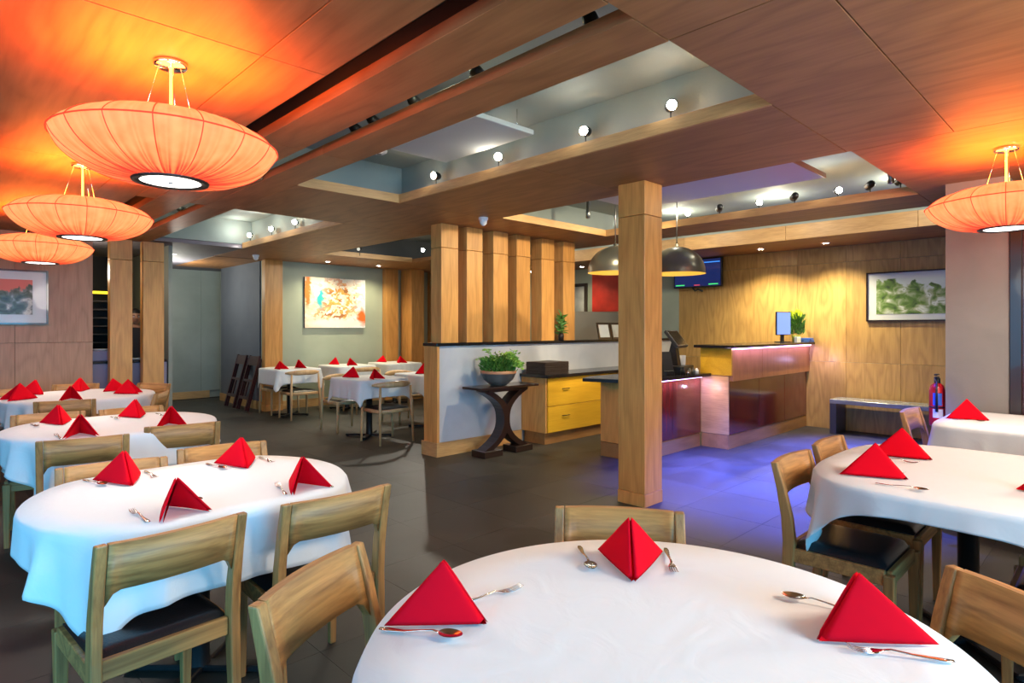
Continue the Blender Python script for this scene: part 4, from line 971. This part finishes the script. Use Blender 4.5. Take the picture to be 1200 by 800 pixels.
for x, y, l in ((4.16, 4.70, 'white security dome camera on the ceiling before the half wall posts'), (3.72, 9.6, 'white security dome camera on the ceiling at the slate corner')):
    t = thing('dome_camera', l, 'camera', (x, y, CZ-.001))
    MB().lathe([(0, 0), (.05, 0), (.05, -.025), (.042, -.03)], n=24).build('camera_base', M['plate'], t); MB().lathe([(.042, -.03), (.035, -.065), (.015, -.085), (0, -.088)], n=24).build('camera_dome', M['plate'], t)
for x, y, z, l in ((5.93, 1.43, 2.74, 'black and steel heat sensor stub in the opening near the right lantern'), (5.62, 4.48, 2.80, 'black stub fitting in the left corner of the counter ceiling opening')):
    t = thing('ceiling_fitting', l, 'fitting', (x, y, z)); MB().lathe([(.02, .15), (.02, .0), (.026, -.02), (.026, -.10), (0, -.11)], n=14).build('fitting_tube', M['brushed'], t); MB().lathe([(0, .149), (.05, .149), (.05, .14), (0, .14)], n=14).build('fitting_cap', M['blackmetal'], t)
# ================================================================== DOME PENDANTS
def dome(x, y, rim, label):
    t = thing('dome_pendant', label, 'pendant lamp', (x, y, rim), 0, 'bronze dome pendants')
    r = .30; h = .28
    pr = [(r*math.cos(a), h*math.sin(a)) for a in [PI/2*k/16 for k in range(16)]]+[(.02, h)]
    MB().lathe([(r+.002, -.012)]+pr+[(.018, h+.03), (.0, h+.03)], n=48).build('dome_shade', M['domeout'], t)
    MB().lathe([(r-.003, -.012)]+[(a*.985, b*.985) for a, b in pr]+[(0, h*.985)], n=48).build('dome_lining', M['domein'], t)
    MB().lathe([(r+.002, -.012), (r-.003, -.012)], n=48).build('dome_rim', M['domein'], t)
    MB().sweep([(0, 0, h+.03), (0, 0, 2.948-rim)], .007, 8).build('stem', M['brushed'], t)
    MB().lathe([(0, 2.948-rim), (.05, 2.948-rim), (.05, 2.93-rim), (0, 2.93-rim)], n=16).build('ceiling_rose', M['brushed'], t)
    MB().lathe([(0, .10), (.03, .11), (.04, .15), (.02, .20), (0, .20)], n=16).build('bulb', M['diffuser'], t)
    lamp('dome_beam', 'SPOT', (x, y, rim+.08), 28, (1, .82, .5), (x, y, 0), spot_size=R(130), spot_blend=.6, shadow_soft_size=.05)
dome(5.42, 3.94, 2.015, 'bronze dome pendant with gold lining left of the central column'); dome(5.82, 3.42, 1.995, 'bronze dome pendant with gold lining right of the central column, before the television')
# ================================================================== RECEPTION COUNTER
t = thing('reception_counter', 'wood and red lacquer reception counter with violet underglow at the plywood wall', 'counter')
B(6.60, 8.998, 3.22, 3.55, .0, .16, b=.002).build('plinth', M['plinth'], t)
g_ = .003; xs = [6.62, 7.42, 8.21, 8.995]
for a, b in zip(xs, xs[1:]): B(a+g_, b-g_, 3.215, 3.235, .165, .78, b=.002).build('lacquer_panel', M['redwood'], t)
B(6.62, 8.995, 3.236, 3.55, .162, 1.165).build('counter_body', M['plinth'], t)
for a, b in zip(xs, xs[1:]): B(a+.0015, b-.0015, 3.175, 3.234, .785, 1.165, b=.002).build('wood_band', M['band'], t)
B(6.60, 6.619, 3.215, 3.56, .165, .845, b=.002).build('end_panel', M['edge'], t)
B(6.59, 6.619, 3.175, 3.56, .85, 1.165, b=.002).build('end_panel', M['cab'], t)
B(6.50, 8.998, 3.10, 3.60, 1.168, 1.20, b=.004).build('counter_top', M['black'], t)
B(6.60, 8.99, 3.155, 3.168, 1.150, 1.164).build('light_strip', M['led'], t)
t = thing('low_counter', 'lower end of the counter with black top and red lacquer front behind the column', 'counter')
B(5.30, 6.585, 3.56, 4.05, 0, .155, b=.002).build('plinth', M['plinth'], t)
B(5.30, 5.319, 3.545, 4.05, .16, .83, b=.002).build('end_panel', M['post'], t)
for a, b in ((5.322, 5.95), (5.95, 6.585)): B(a+.002, b-.002, 3.55, 3.57, .16, .83, b=.002).build('lacquer_panel', M['redwood'], t)
B(5.32, 6.585, 3.571, 4.05, .156, .83).build('counter_body', M['plinth'], t)
m = MB().prism([(4.95, 4.02), (5.15, 3.46), (6.586, 3.42), (6.586, 4.10), (5.2, 4.12)], 'z', .835, .87); m.build('counter_top', M['black'], t)
B(5.33, 6.58, 3.53, 3.543, .815, .83).build('light_strip', M['led'], t)
lamp('led_glow', 'AREA', (7.8, 3.12, 1.145), 4, (.42, .28, 1), (7.8, 3.06, 0), shape='RECTANGLE', size=2.3, size_y=.03)
lamp('led_glow', 'AREA', (5.95, 3.50, .81), 4, (.40, .28, 1), (5.95, 3.44, 0), shape='RECTANGLE', size=1.2, size_y=.03)
lamp('led_glow', 'POINT', (6.50, 3.38, .70), .5, (.75, .6, 1), shadow_soft_size=.01)
lamp('led_glow', 'POINT', (8.85, 2.9, .95), .5, (.62, .5, 1), shadow_soft_size=.03)
# cash register on the low counter
t = thing('cash_register', 'black touchscreen cash register on the low counter beside the column', 'register', (6.28, 3.72, .8705), R(10))
B(-.17, .17, -.17, .17, 0, .09, b=.006).build('cash_drawer', M['plastic'], t); B(-.14, .14, -.173, -.170, .02, .07).build('drawer_front', M['blackmetal'], t)
MB().prism([(-.06, .09), (.09, .09), (.02, .36), (-.02, .36)], 'x', -.05, .05).build('stand', M['plastic'], t)
o = B(-.17, .17, -.02, .02, -.12, .12, b=.006).build('screen_case', M['plastic'], t, (0, -.02, .40)); o.rotation_euler = (R(-38), 0, 0)
B(-.15, .15, -.022, -.0205, -.10, .10).build('screen', M['doorglass'], o)
t = thing('card_terminal', 'black card terminal with green-grey side on the low counter', 'terminal', (5.98, 3.66, .8705), R(-20))
MB().prism([(-.08, 0), (.10, 0), (.06, .22), (.0, .26)], 'x', -.07, .07).build('terminal_body', M['plastic'], t); B(-.06, .06, -.09, -.03, .0, .05, b=.004).build('keypad', M['blackmetal'], t)
t = thing('printer', 'small black receipt printer behind the cash register', 'printer', (6.00, 3.93, .8705)); B(-.09, .09, -.09, .09, 0, .2, b=.015).build('printer_body', M['plastic'], t); B(-.05, .05, -.092, -.0905, .12, .13).build('paper_slot', M['paper'], t)
for k in range(7):
    m = MB(); rr = random.Random(k+50); x, y = 6.12+.09*(k % 4)+rr.uniform(-.02, .02), 3.50+.045*(k//4); r_ = rr.uniform(.014, .024); h = rr.uniform(.04, .09)
    m.lathe([(0, 0), (r_, 0), (r_, h*.7), (r_*.5, h*.85), (r_*.5, h), (0, h)], n=12)
    o = m.build('small_jar', [M['plastic'], M['chrome'], M['clay'], M['plate']][k % 4], None, (x, y, .8705)); tag(o, 'small '+['black', 'shiny metal', 'grey clay', 'white'][k % 4]+' jar '+('in the front row' if k < 4 else 'in the back row')+' of clutter before the cash register', 'jar', 'clutter before the cash register')
t = thing('paper_stack', 'white paper cup stack between register and raised counter', 'papers', (6.50, 3.75, .8705)); MB().lathe([(0, 0), (.035, 0), (.045, .20), (0, .20)], n=16).build('cup', M['paper'], t)
# computer display, plant, books on the raised counter
t = thing('computer_monitor', 'small upright blue computer display on the raised counter', 'monitor', (8.45, 3.33, 1.2005), R(-22))
B(-.13, .13, -.012, .012, .10, .42, b=.004).build('screen_case', M['plastic'], t); B(-.12, .12, -.0145, -.0125, .11, .41).build('screen', M['screen'], t)
B(-.02, .02, 0, .03, .01, .12).build('stand', M['plastic'], t); B(-.08, .08, -.06, .08, 0, .012, b=.003).build('stand_base', M['plastic'], t)
def foliage(seed, n, fn, leaf_len, leaf_w, name, mat, parent):
    rg = random.Random(seed); m = MB()
    for i in range(n):
        p, d = fn(rg, i/n); d = Vector(d).normalized(); p = Vector(p); s = d.cross(Vector((rg.uniform(-1, 1), rg.uniform(-1, 1), rg.uniform(-1, 1)))).normalized()
        L_ = leaf_len*rg.uniform(.7, 1.3); W_ = leaf_w*rg.uniform(.7, 1.3); q = d.cross(s)
        m.add([p, p+d*L_*.35+s*W_+q*.15*L_, p+d*L_*.75+s*W_*.7+q*.12*L_, p+d*L_, p+d*L_*.75-s*W_*.7+q*.12*L_, p+d*L_*.35-s*W_+q*.15*L_, p+d*L_*.5], [(0, 1, 6), (1, 2, 6), (2, 3, 6), (3, 4, 6), (4, 5, 6), (5, 0, 6)], False)
    o = m.build(name, mat, parent); o['kind'] = 'stuff'; return o
t = thing('potted_plant', 'bushy green potted plant at the end of the raised counter', 'plant', (8.78, 3.28, 1.2005))
MB().lathe([(0, 0), (.045, 0), (.06, .10), (.056, .10), (.05, .08), (0, .08)], n=20).build('pot', simple('olive_pot', (.25, .28, .02), .4), t)
def bush(rg, u):
    a = rg.uniform(0, 6.28); r = .10*math.sqrt(rg.random()); z = .10+.26*rg.random(); return (r*math.cos(a), r*math.sin(a), z), (math.cos(a)*.5, math.sin(a)*.5, .8)
foliage(3, 420, bush, .06, .010, 'foliage', M['leaf'], t)
foliage(4, 120, lambda rg, u: ((lambda a, r: (r*math.cos(a), r*math.sin(a), .30+.08*rg.random()))(rg.uniform(0, 6.28), .07*rg.random()), (rg.uniform(-.3, .3), rg.uniform(-.3, .3), 1)), .08, .010, 'top_shoots', M['leafyel'], t)
for k, (c_, l) in enumerate((('blueprint', 'dark blue book lowest under the counter plant side'), ('blue_label', 'thin blue book on top of the dark blue one'))):
    o = B(-.10, .10, -.07, .07, 0, .028, b=.002).build('book', M[c_], None, (8.85, 3.165-.0*k, 1.2005+.029*k), R(8*k)); tag(o, l, 'book')
o = B(-.07, .07, -.02, .02, 0, .075, b=.002).build('leaflet_box', M['paper'], None, (8.62, 3.20, 1.2005)); tag(o, 'white leaflet box between the display and the counter plant', 'box')
# television
t = thing('television', 'black wall television behind the right dome pendant', 'television', (8.98, 4.86, 2.05))
B(-.09, -.04, -.42, .42, 0, .46, b=.006).build('tv_case', M['plastic'], t); B(-.0925, -.0905, -.40, .40, .02, .44).build('tv_screen', M['tv'], t)
B(-.095, -.093, -.39, .39, .385, .40).build('screen_band', M['tvblue'], t)
B(-.095, -.093, .22, .38, .035, .052).build('screen_band', M['tvgreen'], t); B(-.095, -.093, -.36, -.20, .035, .052).build('screen_band', M['tvgreen'], t); B(-.095, -.093, -.05, .05, .03, .045).build('screen_band', M['tvred'], t)
B(-.04, .02, -.1, .1, .1, .3).build('wall_bracket', M['blackmetal'], t)
MB().sweep([(-.05, .1, 0), (-.06, .05, -.05), (-.05, 0, -.03), (-.06, -.08, -.06)], .015, 8).build('cable', M['plastic'], t)
# ------------------------------------------------------------------ cabinet
t = thing('low_cabinet', 'yellow wooden drawer cabinet with black top against the half wall', 'cabinet')
B(5.30, 8.4, 4.88, 5.225, 0, .14, b=.002).build('plinth', M['plinth'], t)
B(5.28, 5.30, 4.85, 5.255, .141, .80, b=.002).build('side_panel', M['post'], t); B(5.301, 8.4, 4.853, 5.255, .141, .80).build('cabinet_body', M['plinth'], t)
def handle(parent, x, y, z):
    MB().sweep([(x-.06, y, z), (x-.055, y-.022, z+.002), (x+.055, y-.022, z+.002), (x+.06, y, z)], .005, 6).build('handle', M['blackmetal'], parent)
for z0, z1 in ((.145, .455), (.461, .795)):
    d = B(5.304, 6.78, 4.83, 4.852, z0, z1, b=.002).build('drawer', M['cab'], t)
    for x in (5.62, 6.42): handle(d, x, 4.83, (z0+z1)/2+.03)
for k in range(3): B(6.785+.54*k, 7.32+.54*k, 4.83, 4.852, .145, .795, b=.002).build('door', M['cab'], t)
B(5.25, 8.4, 4.79, 5.258, .802, .838, b=.003).build('cabinet_top', M['black'], t)
for k in range(12):
    rr = random.Random(k); z = .8385+k*.0125
    o = B(-.215, .215, -.16, .16, 0, .0118, b=.002).build('menu_folder', M['menu'], None, (5.47+rr.uniform(-.004, .004), 4.99+rr.uniform(-.004, .004), z), R(rr.uniform(-1.2, 1.2)))
    tag(o, 'dark menu folder in the pile on the cabinet, number cannot be told apart', 'menu', 'pile of dark menu folders on the cabinet')
    o['label'] = 'dark menu folder on the cabinet, '+['lowest', 'second lowest', 'third from the bottom', 'fourth from the bottom', 'fifth from the bottom', 'sixth from the bottom', 'sixth from the top', 'fifth from the top', 'fourth from the top', 'third from the top', 'second from the top', 'topmost'][k]+' of the pile'
# ------------------------------------------------------------------ console table with bowl plant
t = thing('console_table', 'dark console table with two back-to-back curved legs against the half wall', 'table', (4.63, 4.90, 0))
B(-.46, .43, -.15, .16, .735, .762, b=.004).build('tabletop', M['ebony'], t)
B(-.30, .30, -.10, .11, .70, .734, b=.003).build('apron', M['ebony'], t)
for s in (-1, 1):
    outer = []; inner = []
    for k in range(17):
        u = k/16; z = .07+u*.63; c = (2*u-1)**2; outer.append((s*(.045+.29*c**1.25), z)); inner.append((s*(-.035+.24*c**1.25), z))
    m = MB().prism(outer+inner[::-1], 'y', -.07+.004*(s > 0), .07+.004*(s > 0)); o = m.build('curved_leg', M['ebony'], t)
    B(.10*s if s > 0 else -.37, .37 if s > 0 else -.10, -.11, .11, 0, .07, b=.004).build('foot_block', M['ebony'], t)
t = thing('bowl_planter', 'grey clay bowl with mixed green plants on the dark console table', 'plant', (4.56, 4.90, .7625))
MB().lathe([(0, 0), (.08, 0), (.10, .01), (.165, .065), (.195, .13), (.200, .135)], n=40).build('bowl', M['clay'], t)
MB().lathe([(.200, .135), (.202, .155), (.198, .165), (.188, .165), (.185, .14)], n=40).build('bowl_rim', M['clayrim'], t)
MB().lathe([(.186, .14), (.10, .15), (0, .152)], n=24).build('soil', M['soil'], t)
def fern(rg, u):
    a = rg.uniform(0, 6.28); r = .19*math.sqrt(rg.random()); z = .15+.16*rg.random()*(1-r); return (r*math.cos(a), r*math.sin(a), z), (math.cos(a)*.7, math.sin(a)*.7, .7)
foliage(11, 700, fern, .05, .010, 'foliage', M['leaf'], t)
def hang(rg, u):
    a = rg.uniform(-1.5, 1.2); r = .08+.17*rg.random(); z = .30-.9*max(0, r-.12)+.06*rg.random(); return (r*math.cos(a), r*math.sin(a), z), (math.cos(a), math.sin(a), rg.uniform(-.4, .5))
foliage(12, 380, hang, .045, .013, 'light_foliage', M['leaflight'], t)
for k in range(9):
    a = R(100+k*40); rr = random.Random(k); L_ = rr.uniform(.12, .26)
    pts = [(.03*math.cos(a), .03*math.sin(a), .15), (.08*math.cos(a)*1.2, .08*math.sin(a)*1.2, .15+L_*.7), (.16*math.cos(a), .16*math.sin(a), .15+L_), (.24*math.cos(a), .24*math.sin(a), .15+L_*.95)]
    MB().sweep(pts, [.003, .002, .0015, .001], 5).build('frond', M['leaflight'], t)
    def fr(rg, u, pts=pts):
        i = min(2, int(u*3)); p = Vector(pts[i]).lerp(Vector(pts[i+1]), u*3-i); return p, (rg.uniform(-1, 1), rg.uniform(-1, 1), rg.uniform(-.2, .5))
    foliage(20+k, 30, fr, .04, .007, 'frond_leaves', M['leaflight'], t)
# small plant, photo frames on half wall cap
t = thing('lucky_bamboo', 'small leafy stem plant in a dark vase on the half wall cap', 'plant', (6.02, 5.25, 1.2325))
MB().lathe([(0, 0), (.035, 0), (.04, .06), (.03, .10), (.026, .10), (.03, .05), (0, .05)], n=16).build('vase', M['darkring'], t)
MB().sweep([(0, 0, .05), (.005, 0, .2), (0, .005, .30)], .006, 8).build('stem', M['leaf'], t)
foliage(31, 70, lambda rg, u: ((rg.uniform(-.01, .01), rg.uniform(-.01, .01), .09+.24*u), (rg.uniform(-1, 1), rg.uniform(-1, 1), rg.uniform(-.1, .8))), .09, .008, 'leaves', M['leaf'], t)
for k, (x, l) in enumerate(((7.10, 'left dark photo frame leaning on the half wall cap'), (7.42, 'right dark photo frame leaning on the half wall cap'))):
    t = thing('photo_frame', l, 'picture frame', (x, 5.33, 1.2325), 0); mm = Matrix.Rotation(R(-12), 4, 'X')
    MB().box(-.15, .15, 0, .015, .0, .03, mat=mm).box(-.15, .15, 0, .015, .22, .25, mat=mm).box(-.15, -.12, 0, .015, .03, .22, mat=mm).box(.12, .15, 0, .015, .03, .22, mat=mm).build('frame', M['ebony'], t)
    B(-.12, .12, .006, .010, .03, .22, mat=mm).build('picture', M['paper'] if k == 0 else M['mirrorart'], t)
# ------------------------------------------------------------------ pictures
def frame_x(x, y0, y1, z0, z1, w_, fm, pm, mount, name, label, cat):
    """picture hung on a wall facing -X"""
    t = thing(name, label, cat, (x, (y0+y1)/2, z0)); a = (y1-y0)/2; h = z1-z0
    MB().box(-.035, 0, -a, a, 0, w_).box(-.035, 0, -a, a, h-w_, h).box(-.035, 0, -a, -a+w_, w_, h-w_).box(-.035, 0, a-w_, a, w_, h-w_).build('frame', M[fm], t)
    if mount: B(-.018, -.004, -a+w_, a-w_, w_, h-w_).build('mount', M['mat'], t)
    k = mount; B(-.022, -.0185, -a+w_+k, a-w_-k, w_+k*.75, h-w_-k*.75).build('picture', M[pm], t); return t
def frame_y(y, x0, x1, z0, z1, w_, fm, pm, mount, name, label, cat):
    t = thing(name, label, cat, ((x0+x1)/2, y, z0)); a = (x1-x0)/2; h = z1-z0
    MB().box(-a, a, -.035, 0, 0, w_).box(-a, a, -.035, 0, h-w_, h).box(-a, -a+w_, -.035, 0, w_, h-w_).box(a-w_, a, -.035, 0, w_, h-w_).build('frame', M[fm], t)
    if mount: B(-a+w_, a-w_, -.018, -.004, w_, h-w_).build('mount', M['mat'], t)
    k = mount; B(-a+w_+k, a-w_-k, -.022, -.0185, w_+k*.75, h-w_-k*.75).build('picture', M[pm], t); return t
frame_y(9.203, -.15, 1.065, 1.44, 2.09, .02, 'ebony', 'artred', .13, 'framed_print', 'framed landscape print with red sky on the left plywood wall', 'picture')
frame_x(9.0, 1.10, 2.45, 1.485, 2.13, .018, 'ebony', 'artgreen', .10, 'framed_print', 'framed green tree landscape print on the right plywood wall', 'picture')
frame_x(9.022, 7.20, 8.3, 1.22, 2.25, .06, 'ebony', 'mirrorart', .0, 'framed_mirror', 'dark-framed pale picture beyond the last half wall post', 'picture')
t = thing('red_canvas', 'plain red canvas on the far wall under the left dome pendant', 'picture', (9.022, 6.77, 1.70)); B(-.03, 0, -.30, .30, 0, .74, b=.002).build('canvas', M['redart'], t)
t = thing('abstract_painting', 'colourful abstract painting on the sage wall of the dining nook', 'painting', (5.385, 10.198, 1.40))
B(-.60, .60, -.045, -.003, 0, .905, b=.002).build('stretcher', M['canvas_side'], t); B(-.60, .60, -.048, -.0455, .001, .904).build('canvas', M['artflowers'], t)
# ------------------------------------------------------------------ bench, extinguisher
t = thing('stone_bench', 'low grey stone slab bench along the plywood wall', 'bench', (8.78, 2.0, 0))
B(-.19, .19, -.78, .78, .40, .455, b=.004).build('bench_top', M['stone'], t); B(-.19, .19, .70, .78, 0, .399, b=.003).build('bench_leg', M['darkstone'], t); B(-.19, .19, -.78, -.70, 0, .399, b=.003).build('bench_leg', M['darkstone'], t)
t = thing('fire_extinguisher', 'red fire extinguisher hung beside the mauve wall end', 'extinguisher', (5.93, 1.10, .60))
MB().lathe([(0, 0), (.050, 0), (.056, .012), (.056, .29), (.045, .33), (.02, .35), (.02, .37)], n=24).build('cylinder', M['redpaint'], t)
MB().lathe([(.022, .35), (.022, .39), (.0, .39)], n=14).build('valve', M['plastic'], t); B(-.06, .02, -.012, .012, .39, .402, b=.003).build('lever', M['plastic'], t); B(-.06, .02, -.012, .012, .412, .424, b=.003).build('lever', M['plastic'], t)
MB().sweep([(-.02, -.0, .37), (-.07, -.01, .36), (-.075, -.01, .25), (-.068, -.01, .12)], [.009, .008, .008, .012], 8).build('hose', M['plastic'], t)
MB().lathe([(.0575, .15), (.0575, .16), (.058, .16), (.058, .15), (.0575, .15)], n=24).build('strap', M['plastic'], t)
def lb(z0, z1, a0, a1): return lambda u, v: (.0572*math.cos(a0+(a1-a0)*u), .0572*math.sin(a0+(a1-a0)*u), z0+(z1-z0)*v)
MB().grid(lb(.07, .14, R(160), R(235)), 8, 1).build('label_plate', M['paper'], t); MB().grid(lb(.17, .27, R(160), R(225)), 8, 1).build('label_plate', M['blue_label'], t)
B(-.02, .02, -.072, -.0565, .05, .30).build('wall_bracket', M['redpaint'], t)
# chrome feet under the nook tables show as crossed bars already in each pedestal

t = B(-1.1, 1.1, -.55, .55, 0, .009, b=.003).build('door_mat', simple('dark_maroon_mat', (.045, .008, .03), .9, bump=.3, bscale=300), None, (7.3, 1.52, .0005)); tag(t, 'dark maroon floor mat on the blue-lit floor before the stone bench', 'mat')
